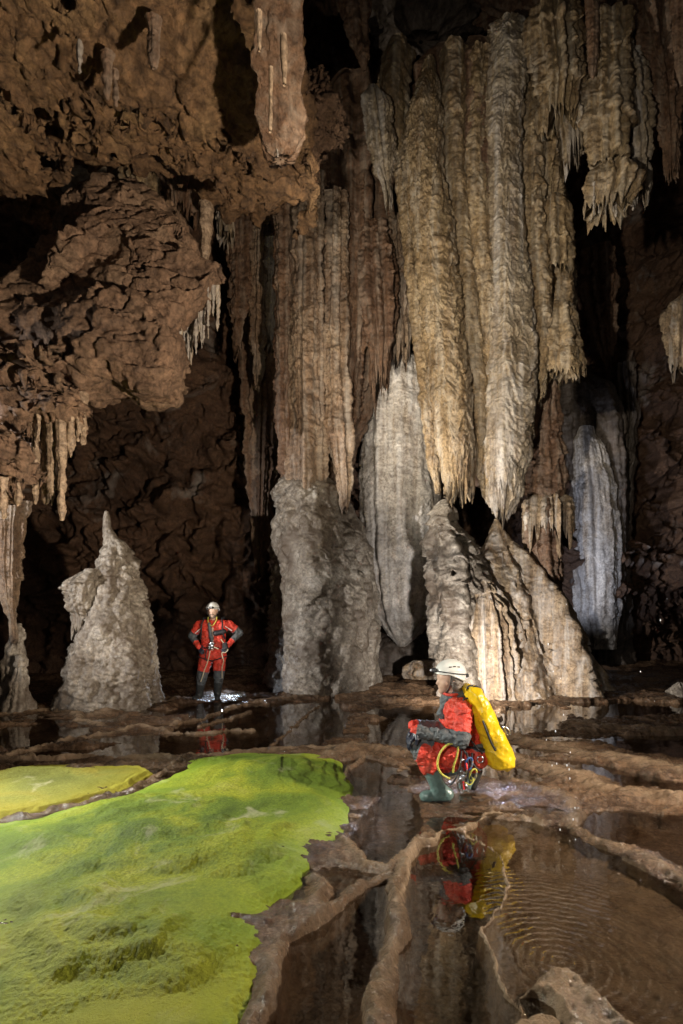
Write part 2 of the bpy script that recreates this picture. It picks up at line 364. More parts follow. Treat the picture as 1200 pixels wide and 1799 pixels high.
c = ramp(nt, noise(nt, v, 1.6, 8, .62, .5), [(.3, (.042, .024, .014)), (.5, (.105, .062, .036)), (.72, (.22, .14, .084))])
c = mix(nt, .9, c, ramp(nt, noise(nt, v, 30, 6, .7), [(.3, (.38, .34, .30)), (.56, (1, 1, 1)), (.7, (1.3, 1.25, 1.2))]), 'MULTIPLY')
c = mix(nt, .8, c, ramp(nt, noise(nt, v, 8, 6, .7, .6), [(.3, (.45, .40, .36)), (.5, (1, 1, 1)), (.7, (1.35, 1.3, 1.25))]), 'MULTIPLY')
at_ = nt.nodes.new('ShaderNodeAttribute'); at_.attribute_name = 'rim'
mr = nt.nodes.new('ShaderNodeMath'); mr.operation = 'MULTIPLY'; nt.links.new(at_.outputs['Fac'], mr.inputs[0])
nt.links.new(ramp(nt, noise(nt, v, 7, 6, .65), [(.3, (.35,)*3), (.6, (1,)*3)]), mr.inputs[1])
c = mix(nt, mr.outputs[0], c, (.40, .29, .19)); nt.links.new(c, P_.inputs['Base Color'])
r = nt.nodes.new('ShaderNodeMapRange'); r.inputs['From Min'].default_value = .35; r.inputs['From Max'].default_value = .65
r.inputs['To Min'].default_value = .06; r.inputs['To Max'].default_value = .26
nt.links.new(noise(nt, v, 2.2, 6, .6), r.inputs['Value']); nt.links.new(r.outputs[0], P_.inputs['Roughness'])
b = bump(nt, noise(nt, v, 18, 8, .72), 1, .035); b = bump(nt, noise(nt, v, 80, 4, .7), .7, .005, b); nt.links.new(b, P_.inputs['Normal'])
M_floor = m
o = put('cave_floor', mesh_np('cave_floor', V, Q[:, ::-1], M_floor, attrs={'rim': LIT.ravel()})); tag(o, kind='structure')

# water: one level sheet, rock rises through it
m, nt, P_, out = newmat('still_cave_water'); nt.nodes.remove(P_)
tr = nt.nodes.new('ShaderNodeBsdfTransparent'); tr.inputs[0].default_value = (.56, .52, .47, 1)
gl = nt.nodes.new('ShaderNodeBsdfGlossy'); gl.inputs['Roughness'].default_value = .015; gl.inputs[0].default_value = (1, 1, 1, 1)
def math_(op, a, b=None):
    n = nt.nodes.new('ShaderNodeMath'); n.operation = op
    for i, q in enumerate((a, b)):
        if q is None: continue
        if isinstance(q, (int, float)): n.inputs[i].default_value = q
        else: nt.links.new(q, n.inputs[i])
    return n.outputs[0]
dp = nt.nodes.new('ShaderNodeVectorMath'); dp.operation = 'DOT_PRODUCT'     # Schlick reflectance, the same from above and from below
fres = math_('ADD', math_('MULTIPLY', math_('POWER', math_('SUBTRACT', 1., math_('ABSOLUTE', dp.outputs['Value'])), 5.), .92), .075)
ms = nt.nodes.new('ShaderNodeMixShader'); nt.links.new(fres, ms.inputs[0]); nt.links.new(tr.outputs[0], ms.inputs[1]); nt.links.new(gl.outputs[0], ms.inputs[2])
nt.links.new(ms.outputs[0], out.inputs['Surface'])
geo = nt.nodes.new('ShaderNodeNewGeometry'); v = geo.outputs['Position']
drip = gnd(985, 1690)
sub = nt.nodes.new('ShaderNodeVectorMath'); sub.operation = 'SUBTRACT'; nt.links.new(v, sub.inputs[0]); sub.inputs[1].default_value = (drip[0], drip[1], 0)
wv = nt.nodes.new('ShaderNodeTexWave'); wv.wave_type = 'RINGS'; wv.rings_direction = 'Z'; wv.inputs['Scale'].default_value = 6.4
wv.inputs['Distortion'].default_value = 5.0; wv.inputs['Detail'].default_value = 2; wv.inputs['Detail Scale'].default_value = 1.6
nt.links.new(sub.outputs[0], wv.inputs['Vector'])
ln = nt.nodes.new('ShaderNodeVectorMath'); ln.operation = 'LENGTH'; nt.links.new(sub.outputs[0], ln.inputs[0])
fall = ramp(nt, ln.outputs['Value'], [(0, (.9,)*3), (.55, (.7,)*3), (.98, (0,)*3)])
# rings stay in the pool right of the thin rim
sx = nt.nodes.new('ShaderNodeSeparateXYZ'); nt.links.new(v, sx.inputs[0])
side = nt.nodes.new('ShaderNodeMapRange'); side.inputs['From Min'].default_value = .78; side.inputs['From Max'].default_value = .9; nt.links.new(sx.outputs['X'], side.inputs['Value'])
k1 = nt.nodes.new('ShaderNodeMath'); k1.operation = 'MULTIPLY'; nt.links.new(fall, k1.inputs[0]); nt.links.new(side.outputs[0], k1.inputs[1])
k2 = nt.nodes.new('ShaderNodeMath'); k2.operation = 'MULTIPLY'; nt.links.new(k1.outputs[0], k2.inputs[0]); nt.links.new(wv.outputs['Fac'], k2.inputs[1])
b = bump(nt, k2.outputs[0], .5, .009); b = bump(nt, noise(nt, v, 5, 3, .5), .5, .0035, b)
nt.links.new(b, gl.inputs['Normal']); nt.links.new(b, dp.inputs[0]); nt.links.new(geo.outputs['Incoming'], dp.inputs[1])
wx = np.array([[-22, -1, 0], [26, -1, 0], [26, 27, 0], [-22, 27, 0]], float)
o = put('water', mesh_np('water', wx, [[0, 1, 2, 3]], m)); tag(o, kind='structure')

# ------------------------------------------------------------------ moss
def mossmat(name, cols, seed):
    m, nt, P, out = newmat(name); tc = nt.nodes.new('ShaderNodeTexCoord'); v = mapping(nt, tc.outputs['Object'], (1, 1, 1), (seed, 0, 0))
    c = ramp(nt, noise(nt, v, 1.25, 7, .62, .6), [(.34, cols[0]), (.46, cols[1]), (.58, cols[2]), (.70, cols[3])])
    c = mix(nt, .8, c, ramp(nt, noise(nt, v, 55, 6, .7), [(.32, (.28, .34, .24)), (.58, (1, 1, 1)), (.70, (1.3, 1.3, 1.2))]), 'MULTIPLY')
    c = mix(nt, ramp(nt, noise(nt, v, 2.6, 6, .6, .7), [(.60, (0,)*3), (.74, (.7,)*3)]), c, (.50, .46, .34))
    ea = nt.nodes.new('ShaderNodeAttribute'); ea.attribute_name = 'edge'; c = mix(nt, ea.outputs['Fac'], c, mix(nt, .7, c, cols[4]))
    ya = nt.nodes.new('ShaderNodeAttribute'); ya.attribute_name = 'yellow'; c = mix(nt, ya.outputs['Fac'], c, mix(nt, .7, c, (.46, .43, .03)))
    nt.links.new(c, P.inputs['Base Color']); P.inputs['Roughness'].default_value = .65; P.inputs['Specular IOR Level'].default_value = .25
    b = bump(nt, noise(nt, v, 20, 8, .74), 1, .022); b = bump(nt, noise(nt, v, 140, 4, .7), 1, .009, b); nt.links.new(b, P.inputs['Normal'])
    return m
def moss(poly, h, label, mat, seed, ter):
    a = np.array(poly); lo, hi = a.min(0)-.1, a.max(0)+.1
    n = 620; ys = np.exp(np.linspace(math.log(max(lo[1], .9)), math.log(hi[1]), n)); xs = np.linspace(lo[0], hi[0], n)
    X, Y = np.meshgrid(xs, ys); P = np.stack([X, Y, 0*X], -1)
    wx = X+.06*fbm(P*2.4+seed, 2); wy = Y+.08*fbm(P*2.4+seed+7, 2)
    sd = poly_sd(np.stack([wx, wy], -1), poly)+.013*fbm(P*7+seed, 3, .5)
    k = sstep(.0, -.45, sd)
    hgt = h*sstep(0, -.55, sd)+.12*k*fbm(np.stack([X*.62+Y*.25, Y*1.5-X*.35, 0*X], -1)+seed, 3, .42)+.05*k*fbm(P*np.array([1.4, 2.1, 1])+seed+9, 3, .36)+.03*np.exp(-((sd+.05)/.035)**2)*(1 if not ter else .3)
    u = -sd*4+1.1*fbm(P*1.1+seed, 2); f = u-np.floor(u); hgt = hgt+k*.05*(sstep(0, .7, f)-f)*sstep(-1.5, -.5, sd)
    hgt = hgt+.007*fbm(P*13, 4, .6)+.004*pn(P*52)*sstep(5.5, 3, Y)
    if ter:   # stepped lips at the far right end
        t = sstep(4.4, 5.3, Y)*sstep(-1.8, -.9, X); u = -sd*9+.9*pn(P*3)
        hgt = hgt*(1-t*.55)+t*(.010*(np.floor(u)+sstep(.0, .35, u-np.floor(u))).clip(0, 6))
    lo_ = .034*sstep(.03, -.15, sd)+.008; hgt = np.where(sd < 0, np.maximum(hgt, .004+.035*k), hgt); z = np.where(sd < 0, lo_+hgt, lo_+hgt-sd*1.2)
    keep = sd < .12; V, Q = gridlike(np.stack([X, Y, z], -1)); Q = Q[keep.ravel()[Q].all(1)]
    used = np.unique(Q); mp = np.zeros(len(V), np.int32); mp[used] = np.arange(len(used))
    o = put('moss_bed', mesh_np('moss_bed', V[used], mp[Q], mat, attrs={'edge': np.exp(np.minimum(sd, 0)/.30).ravel()[used], 'yellow': (sstep(3.5, 2.3, Y)*np.clip(.55+1.1*fbm(P*1.3+seed+2, 4), 0, 1)).ravel()[used]})); tag(o, label, 'moss', None, 'stuff')
M_moss1 = mossmat('green_moss', [(.075, .115, .016), (.16, .23, .026), (.33, .36, .026), (.47, .45, .09), (.27, .40, .026)], 0)
M_moss2 = mossmat('yellow_moss', [(.10, .115, .03), (.17, .185, .05), (.24, .20, .04), (.34, .31, .13), (.42, .36, .02)], 5)
moss(MOSS1, .07, 'large bright green moss bed filling the lower left foreground', M_moss1, 1, True)
moss(MOSS2, .03, 'smaller yellow green moss pool behind the large moss bed', M_moss2, 4, False)

# ------------------------------------------------------------------ cave wall and vault
def cave_wall():
    n, mth = 560, 980
    # profile climbs from the floor, leans in and turns over into the vault
    s = np.linspace(0, 1, n); L = 26*s
    zc = np.where(L < 12, L, 12+6.2*np.sin((L-12)/14*1.75)); yc = np.where(L < 12, 0, -6.2*(1-np.cos((L-12)/14*1.75)))*1.15
    zc = zc-.6
    X = np.linspace(-15, 17, mth); XX, ZZ = np.meshgrid(X, zc); _, YC = np.meshgrid(X, yc)
    d0 = 14.6+2.6*sstep(1.5, 6, X)-1.2*sstep(-6, -11, X); Y = d0[None, :]+YC
    lean = sstep(-1, -5, XX)*sstep(4.5, 9, ZZ)*2.2; Y = Y-lean
    P = np.stack([XX, Y, ZZ], -1)
    st = fbm(P*np.array([.5, .5, 1.3]), 4, .5, 1)
    d = 1.1*fbm(P*.23, 3)+.5*fbm(P*.6+3, 4, .55, 2)+.35*st+.13*fbm(P*2.3, 4, .55, 1)
    u = ZZ*1.1+1.5*pn(P*.5)+.4*pn(P*1.7); f = u-np.floor(u); d = d+.28*(1-f)**1.6*(.6+.8*pn(P*.4+8))
    fl = fbm(P*np.array([2.2, 2.2, .22]), 4, .55, 2); d = d+.22*fl*sstep(-.1, .35, pn(P*.35+21))
    f1, f2 = worley(P*1.3); d = d+.10*f1
    turn = np.clip((L-12)/14*1.75, 0, 1.6)[:, None]*np.ones_like(XX)
    N = np.stack([0*XX, -np.cos(turn), -np.sin(turn)], -1)
    Pn = P+N*d[..., None]+np.stack([.15*fbm(P*1.1+40, 3), 0*XX, .2*fbm(P*1.3+60, 3)], -1)
    V, Q = gridlike(Pn); o = put('cave_wall', mesh_np('cave_wall', V, Q, M_wall)); tag(o, kind='structure')
cave_wall()

# ------------------------------------------------------------------ tube formations (columns, stalagmites, stalactites)
def tube(prof, Y, nt=96, dz=.025, depth=1., flute=(.12, 2.2), shing=(.0, 2.), knob=(0., 5.), nz=(.02, 3.), drip=0., chev=0., seed=0, lean=0., capup=.0, smooth=.12):
    p = np.array(prof, float); Ys_ = Y+lean*(p[:, 1]-p[0, 1])/(p[-1, 1]-p[0, 1]); w = np.array([at(a, b, y_) for (a, b, _), y_ in zip(p, Ys_)]); r0 = p[:, 2]*Ys_/F
    L = abs(w[-1, 2]-w[0, 2]); n = max(12, int(L/dz)); z = np.linspace(w[0, 2], w[-1, 2], n)
    order = np.argsort(w[:, 2]); cx = np.interp(z, w[order, 2], w[order, 0]); rr = np.interp(z, w[order, 2], r0[order]); YC = np.interp(z, w[order, 2], w[order, 1])[:, None]
    ks = max(1, int(smooth/dz))
    if ks > 1:
        ker = np.ones(ks)/ks
        sm = lambda a: np.convolve(np.pad(a, (ks//2, ks-1-ks//2), mode='edge'), ker, 'valid')
        cx = sm(cx); e = rr.copy(); rr = sm(rr); rr[0], rr[-1] = e[0], e[-1]
    th = np.linspace(0, 2*np.pi, nt, endpoint=False)
    TH, Z = np.meshgrid(th, z); RR = rr[:, None]*np.ones_like(TH); CXX = cx[:, None]*np.ones_like(TH)
    c, s = np.cos(TH), np.sin(TH)
    so = seed*7.31
    S = np.linspace(0, 1, n)[:, None]*np.ones_like(TH)
    base = np.stack([CXX+RR*c, YC+RR*s*depth, Z], -1)
    q = np.stack([c*flute[1]+so, s*flute[1]+so, Z*.10+so], -1); fn = fbm(q, 2, .35)
    d = RR*flute[0]*((np.sqrt(fn*fn+.01)*3-.75) if len(flute) > 2 else fn*2.2)
    if shing[0]:
        u = Z*shing[1]+.8*pn(base*np.array([1.6, 1.6, .8])+so)+.25*pn(base*6+so)-chev*np.abs(fn)*3
        f = u-np.floor(u); d = d+shing[0]*((1-f)**1.4-.4)*np.clip(.7+1.2*pn(base*.9+so+5), .1, 1.5)
        u = Z*shing[1]*3.1+1.0*pn(base*5+so)-chev*np.abs(fn)*5; f = u-np.floor(u)
        d = d+.45*shing[0]*((1-f)**1.3-.4)*np.clip(.8+1.1*pn(base*1.6+so+2), .15, 1.6)
    if knob[0]:
        f1, f2 = worley((base+.05*np.stack([pn(base*5), pn(base*5+7), pn(base*5+3)], -1))*np.array([1, 1, .8])*knob[1]+so); g1, _ = worley(base*knob[1]*2.3+so)
        d = d+knob[0]*((.7-1.5*f1*f1)*np.clip(.8+pn(base*1.3+so), .2, 1.6)+.6*(.7-1.5*g1*g1)*np.clip(.7+1.3*pn(base*.9+so+3), .1, 1.6))
    d = d+nz[0]*2*fbm(base*nz[1]+so, 5, .44 if knob[0] else .55)
    taper = np.clip(RR/np.maximum(rr.max()*.35, 1e-4), .12, 1); d = d*taper
    r = np.maximum(RR+d, RR*.3); Pn = np.stack([CXX+r*c, YC+r*s*depth, Z], -1)
    if drip:
        t = np.maximum(0, pn(np.stack([c[0]*6+so, s[0]*6+so, 0*c[0]+so], -1))*1.3+.25)+np.maximum(0, pn(np.stack([c[0]*17+so, s[0]*17+so, 0*c[0]+so], -1)))*.9
        wgt = sstep(.86, 1, S)
        Pn[..., 2] -= drip*t[None, :]*wgt
    top = Pn[0].mean(0); bot = Pn[-1].mean(0); bot[2] += capup
    V = np.concatenate([Pn.reshape(-1, 3), top[None], bot[None]]); Q = gridq(n, nt, True)
    a = np.arange(nt); b_ = (a+1) % nt; nn = n*nt
    Q = np.concatenate([Q[:, ::-1] if z[0] > z[-1] else Q, np.stack([a, b_, np.full(nt, nn), np.full(nt, nn)], -1)[:, [0, 1, 2, 2]][:0]])
    # caps as thin quads (inner ring then centre) keep everything quads
    def cap(row, ctr):
        ring = Pn[row]; inn = ctr+(ring-ctr)*.12; return ring, inn
    Vt, add = [Pn.reshape(-1, 3)], []
    off = nn
    for row, ctr, fl in ((0, top, False), (n-1, bot, True)):
        ring, inn = cap(row, ctr); Vt.append(inn); ri = row*nt+a; rj = row*nt+b_; ii = off+a; ij = off+b_
        qd = np.stack([ri, rj, ij, ii], -1); add.append(qd if not fl else qd[:, ::-1])
        off += nt
    V = np.concatenate(Vt); Q = np.concatenate([gridq(n, nt, True)[:, ::-1]]+[q_[:, ::-1] for q_ in add])
    return V, Q[:, ::-1]
def one(name, parts, mat, label, cat, group=None):
    V, Q = merge(parts); o = put(name, mesh_np(name, V, Q, mat)); return tag(o, label, cat, group)
def build(name, base, label, cat, parts, group=None):
    """parts: (part name, [(V,Q)...], material)"""
    t = empty(name, tuple(base), label, cat, group)
    for pn_, geo_, mt, *sub in parts:
        V, Q = merge(geo_); po = put(pn_, mesh_np(pn_, V, Q, mt), t)
        if sub: po['label'] = sub[0]
    return t

SH = (.06, 1.9)
# the great hanging column: a bundle of flutes
build('hanging_column', at(850, 60, 10.6), 'tall tan column of bundled flutes hanging from the roof in the middle', 'column', [
 ('column_core', [tube([(846,105,90),(846,150,128),(850,300,130),(862,500,115),(870,700,88),(870,800,62),(872,855,30)], 11.1, 128, .04, .5, (.2, 2), (.06, 1.2), nz=(.04, 2), seed=1)], M_colb),
 ('flute', [tube([(700,90,26),(690,150,28),(697,220,22),(706,300,12),(716,400,10),(728,500,12),(742,600,13),(752,700,12),(763,800,12),(770,868,4)], 10.75, 64, .018, 1, (.15, 1), (.035, 2.6), nz=(.02, 4), seed=2, chev=.2)], M_col),
 ('flute', [tube([(754,105,8),(752,135,16),(746,200,32),(745,300,35),(763,400,36),(775,500,34),(786,600,35),(796,700,36),(806,800,32),(808,850,22)], 10.4, 150, .015, 1, (.10, .9), SH, nz=(.022, 4), drip=.35, seed=3, chev=1.2, capup=.2)], M_col),
 ('flute', [tube([(800,90,24),(800,150,24),(799,300,23),(811,400,22),(821,500,22),(830,600,22),(842,700,23),(853,800,22),(863,870,14),(872,892,5)], 10.55, 72, .018, 1, (.12, .8), (.045, 2.3), nz=(.02, 4), seed=4, chev=.6)], M_col),
 ('flute', [tube([(845,95,24),(843,200,23),(840,300,26),(847,400,25),(857,500,24),(861,600,19),(865,700,18),(868,800,15),(872,850,8)], 10.5, 80, .018, 1, (.12, .8), (.055, 2.1), nz=(.02, 4), seed=5, chev=.8)], M_col),
 ('flute', [tube([(892,52,30),(895,110,36),(884,220,32),(886,300,28),(891,400,30),(897,500,34),(902,600,36),(897,700,41),(892,800,39),(886,860,28),(882,890,10)], 10.35, 150, .013, .95, (.09, .8), (.06, 1.7), nz=(.018, 4), drip=.3, seed=6, chev=.8, capup=.15)], M_colw),
 ('flute', [tube([(932,100,34),(942,200,40),(955,300,32),(972,400,27),(982,470,24),(978,520,31),(980,600,31),(984,640,30),(986,655,26)], 10.7, 130, .015, .9, (.14, 1.2), (.13, 1.0), nz=(.025, 4), drip=.22, seed=7, chev=.8, capup=.25)], M_col),
 ('flute', [tube([(925,120,18),(926,250,24),(932,400,25),(940,520,26),(945,600,22),(948,690,9)], 10.5, 72, .018, 1, (.15, 1), (.07, 1.8), nz=(.025, 4), drip=.2, seed=8, chev=.6)], M_col),
 ('ledge', [tube([(976,345,10),(974,362,24),(975,430,27),(978,474,23)], 10.45, 110, .013, 1, (.16, 1.6), (.05, 2), nz=(.02, 4), drip=.16, seed=9, capup=.25)], M_col),
 ('ledge', [tube([(984,530,10),(984,552,24),(985,610,31),(986,650,33)], 10.4, 120, .013, 1, (.16, 1.6), (.05, 2), nz=(.02, 4), drip=.16, seed=10, capup=.25)], M_col),
 ('ledge', [tube([(996,604,8),(996,618,19),(996,640,22),(997,652,20)], 10.2, 90, .012, 1, (.14, 1.6), (.03, 2), nz=(.02, 4), drip=.16, seed=14, capup=.2)], M_col),
])
# slender ledged pillar under it
build('ledged_pillar', at(965, 1050, 11.2), 'slender ledged pillar with a drip skirt hanging right of the great column', 'column', [
 ('shaft', [tube([(950,600,24),(955,650,21),(957,700,21),(956,780,28),(957,830,31),(958,868,30),(958,880,20)], 11.1, 96, .018, 1, (.18, 2), (.06, 1.6), nz=(.025, 4), seed=11, chev=.3)], M_colb),
 ('drip_skirt', [tube([(958,866,14),(958,874,33),(958,900,38),(958,925,36)], 11.1, 128, .012, 1, (.22, 4), (.03, 3), nz=(.02, 5), drip=.55, seed=12, capup=.3)], M_drap),
 ('lower_shaft', [tube([(957,880,24),(957,950,27),(962,1000,25),(972,1030,14),(980,1056,4)], 11.1, 80, .018, 1, (.2, 2), (.06, 2), nz=(.025, 4), seed=13)], M_colb)])
# twin peaked stalagmite under the great column
KN = (.05, 4.2)
build('twin_peak_stalagmite', at(890, 1222, 10.9), 'broad twin peaked stalagmite standing under the great hanging column', 'stalagmite', [
 ('left_peak', [tube([(784,878,6),(782,892,14),(776,920,20),(790,950,36),(800,985,46),(804,1040,48),(806,1100,46),(815,1160,46),(828,1226,52)], 10.75, 190, .015, 1, (.18, 1.2), (.14, .9), (.075, 3.2), nz=(.03, 2.2), seed=21)], M_stal),
 ('right_peak', [tube([(872,912,4),(873,930,12),(877,950,20),(886,972,36),(897,1000,52),(908,1050,74),(916,1105,90),(925,1160,104),(932,1205,116),(936,1230,124)], 11.2, 260, .018, .8, (.22, 1.5), (.10, 1.0), (.05, 2.6), nz=(.05, 2.), seed=22)], M_drap),
 ('flowing_skirt', [tube([(850,1020,10),(852,1060,34),(854,1110,50),(856,1160,54),(858,1228,62)], 10.6, 200, .015, .7, (.3, 3.6, 1), (.05, 2.4), (.02, 6), nz=(.03, 4), seed=23)], M_drap),
 ('foot_lobe', [tube([(1015,1150,6),(1022,1175,18),(1030,1205,22),(1034,1228,26)], 11.0, 64, .02, 1, (.2, 2.5), (.04, 2), nz=(.03, 4), seed=24)], M_drap)])
# left column: knobbly pale foot under rusty flutes
build('rusty_column', at(570, 1218, 11.4), 'rusty fluted column on a wide knobbly grey foot left of centre', 'column', [
 ('foot', [tube([(545,812,8),(542,824,26),(540,842,44),(541,858,53),(546,900,62),(556,950,72),(566,1000,78),(570,1060,84),(570,1110,88),(566,1160,90),(562,1224,94)], 11.7, 340, .015, .8, (.14, 1.3), (.06, 1.0), (.095, 2.9), nz=(.05, 2.2), seed=31)], M_stal),
 ('foot_shoulder', [tube([(604,880,10),(612,920,26),(622,980,32),(632,1050,34),(634,1110,32),(630,1170,36),(624,1224,38)], 12.0, 140, .018, .9, (.16, 1.3), (.06, 1.0), (.09, 3), nz=(.03, 2), seed=32)], M_stal),
 ('column_core', [tube([(580,200,110),(585,320,100),(590,450,95),(590,560,92),(575,680,78),(560,780,62),(548,860,48)], 12.6, 160, .03, .7, (.3, 3), (.06, 1.2), nz=(.05, 2), seed=33)], M_colb),
 ('flute', [tube([(500,330,16),(499,420,13),(500,520,13),(498,640,12),(502,740,13),(503,825,11),(503,838,3)], 11.45, 64, .022, 1, (.25, 2), (.035, 2), nz=(.03, 3), seed=34)], M_colb),
 ('flute', [tube([(540,300,26),(538,400,24),(536,520,24),(535,640,26),(537,740,27),(538,830,32),(537,868,24),(536,880,8)], 11.35, 96, .02, 1, (.28, 2.2), (.035, 2), nz=(.03, 3), seed=35)], M_brown),
 ('flute', [tube([(567,325,14),(566,430,13),(565,540,13),(566,660,12),(570,760,10)], 11.8, 64, .02, 1, (.2, 2), (.03, 2), nz=(.025, 3), seed=36)], M_colb),
 ('flute', [tube([(594,340,16),(592,440,17),(590,540,18),(590,660,20),(596,760,20),(603,840,14),(606,890,4)], 11.4, 96, .02, 1, (.25, 2), (.04, 2), nz=(.03, 3), seed=37, drip=.15)], M_brown),
 ('flute', [tube([(624,330,24),(626,430,24),(624,540,24),(622,640,18),(615,740,12),(612,800,4)], 12.0, 96, .02, 1, (.3, 2), (.04, 2), nz=(.03, 3), seed=38, drip=.3)], M_colb),
 ('flute', [tube([(655,400,24),(660,470,32),(664,540,30),(668,600,22),(668,640,12)], 11.9, 96, .02, 1, (.3, 3), (.04, 2), nz=(.03, 3), seed=39, drip=.7)], M_colb),
 ('flute', [tube([(690,380,16),(694,470,18),(700,540,18),(708,600,10)], 12.2, 80, .02, 1, (.3, 3), (.04, 2), nz=(.03, 3), seed=40, drip=.6)], M_brown)])
# white dome flowstone between the two columns
one('white_flowstone', [tube([(700,634,44),(700,646,62),(701,676,70),(702,760,66),(703,860,70),(706,960,70),(711,1040,65),(712,1085,52),(708,1115,28),(706,1136,6)], 13.2, 260, .018, .8, (.07, 2.6), (.03, 1.3), nz=(.025, 2.2), seed=41)], M_white,
    'white streaked flowstone dome hanging between the rusty and the great column', 'flowstone')
one('wall_drapery', [tube([(478,180,46),(474,330,44),(468,480,38),(462,640,32),(458,800,26),(456,930,16),(456,985,6)], 13.4, 150, .03, .7, (.3, 2.6, 1), (.06, 1.3), nz=(.05, 2), drip=.4, seed=131)], M_colb, 'long dark brown drapery filling the wall behind the left side of the rusty column', 'drapery')
one('dark_boulder', [tube([(700,1105,20),(706,1130,62),(700,1170,78),(695,1205,84)], 14.2, 120, .03, .7, (.15, 1.6), nz=(.08, 2), seed=42)], M_dark, 'low dark boulder on the floor below the white flowstone dome', 'boulder')
one('flat_rock', [tube([(744,1160,18),(744,1166,30),(744,1184,33),(744,1192,30)], 12.4, 80, .02, .7, (.12, 2), nz=(.06, 4), seed=43)], M_drap, 'small flat tan rock lying left of the twin peaked stalagmite', 'rock')
# left stalagmite
build('knobbly_stalagmite', at(187, 1242, 9.7), 'tall knobbly grey stalagmite standing left of the standing caver', 'stalagmite', [
 ('trunk', [tube([(187,898,3),(187,905,6),(188,925,6),(192,938,11),(200,952,19),(205,980,28),(205,1020,38),(203,1060,48),(200,1100,58),(196,1150,68),(190,1200,77),(186,1246,86)], 9.7, 300, .012, .85, (.14, 1.3), (.05, 1.2), (.10, 4.6), nz=(.045, 2.4), seed=51)], M_stal),
 ('overhanging_knob', [tube([(168,1000,16),(158,1015,30),(150,1036,34),(148,1062,27),(150,1095,14)], 9.5, 110, .014, 1, (.2, 3), (.05, 3), (.03, 6), nz=(.03, 4), drip=.2, seed=52)], M_stal),
 ('side_spur', [tube([(256,1055,5),(256,1080,8),(258,1120,12),(260,1180,15),(262,1232,18)], 9.75, 64, .016, 1, (.25, 2), (.04, 3), (.04, 6), nz=(.03, 4), seed=53)], M_stal)])
# left edge group
one('hanging_drapery', [tube([(14,880,32),(14,920,26),(12,1000,23),(16,1060,15),(26,1115,5)], 9.3, 110, .016, .7, (.3, 3, 1), (.03, 2), nz=(.03, 3), drip=.2, seed=61)], M_brown, 'tan fluted drapery hanging at the left edge above two small stalagmites', 'drapery')
one('stalagmite', [tube([(30,1095,5),(28,1120,10),(24,1160,13),(20,1200,18),(18,1242,22)], 9.4, 64, .016, 1, (.2, 2), (.03, 3), (.02, 6), nz=(.03, 4), seed=62)], M_stal, 'taller thin stalagmite below the drapery at the left edge', 'stalagmite')
one('stalagmite', [tube([(36,1150,6),(36,1165,8),(34,1200,10),(30,1250,22)], 9.1, 64, .016, 1, (.2, 2), (.03, 3), (.02, 6), nz=(.03, 4), seed=63)], M_stal, 'shorter blunt stalagmite beside the thin one at the left edge', 'stalagmite')
# draperies on the wall behind the overhang
for k, (pf, Yw, mt, lb) in enumerate([
  ([(462,300,20),(460,430,20),(456,560,16),(452,660,6)], 12.6, M_brown, 'brown wall drapery just left of the rusty column'),
  ([(425,330,20),(424,430,17),(420,540,13),(418,610,5)], 12.4, M_colb, 'dark brown wall drapery second left of the rusty column'),
  ([(482,420,10),(480,500,10),(474,590,6)], 12.3, M_colw, 'pale narrow streak of drapery against the left side of the rusty column'),
  ([(392,270,14),(392,310,22),(394,360,18),(398,400,8)], 9.6, M_colw, 'pale drapery under the ceiling ledge left of the rusty column'),
  ([(140,225,20),(142,270,30),(150,330,34),(160,385,26)], 9.6, M_colw, 'pale grey drapery on the wall between ceiling ledge and overhang'),
  ([(238,290,20),(244,310,26),(250,350,24),(256,380,14)], 9.5, M_col, 'small ribbed fan drapery above the big overhang'),
  ([(300,260,30),(310,310,34),(318,360,24)], 9.9, M_colb, 'brown rounded drapery above the tip of the big overhang')]):
    one('wall_drapery', [tube(pf, Yw, 110, .02, .8, (.28, 2.6, 1), (.05, 1.6), nz=(.04, 3), drip=.3, seed=120+k)], mt, lb, 'drapery')
# far right flowstone
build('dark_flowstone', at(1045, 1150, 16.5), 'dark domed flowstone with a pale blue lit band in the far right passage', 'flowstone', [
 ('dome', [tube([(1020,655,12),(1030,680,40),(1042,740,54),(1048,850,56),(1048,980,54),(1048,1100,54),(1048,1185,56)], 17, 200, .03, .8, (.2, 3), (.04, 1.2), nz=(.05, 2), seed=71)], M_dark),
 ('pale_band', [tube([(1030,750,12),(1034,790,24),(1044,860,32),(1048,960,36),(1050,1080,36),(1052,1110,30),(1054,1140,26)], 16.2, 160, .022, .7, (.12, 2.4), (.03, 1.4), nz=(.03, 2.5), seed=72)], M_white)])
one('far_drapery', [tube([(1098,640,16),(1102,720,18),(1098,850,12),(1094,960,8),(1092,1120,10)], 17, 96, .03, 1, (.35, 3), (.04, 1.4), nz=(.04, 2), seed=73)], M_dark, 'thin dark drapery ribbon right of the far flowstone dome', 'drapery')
one('hanging_drapery', [tube([(1205,520,10),(1200,545,28),(1196,590,26),(1192,640,10)], 12, 96, .02, .8, (.3, 3), (.05, 2), nz=(.03, 3), drip=.3, seed=74)], M_drap, 'small grey drapery cut by the right edge at mid height', 'drapery')
one('rock', [tube([(1192,1198,6),(1196,1204,16),(1198,1216,20),(1198,1226,18)], 10.6, 64, .015, 1, (.15, 2), nz=(.05, 4), seed=75)], M_stal, 'small grey rock on the floor at the right edge', 'rock')
one('hanging_drapery', [tube([(1050,440,22),(1054,520,24),(1062,590,16),(1068,630,5)], 15.5, 96, .03, 1, (.35, 3), (.06, 1.6), nz=(.05, 2), drip=.4, seed=76)], M_colb, 'dim brown drapery on the far wall above the dark flowstone', 'drapery')
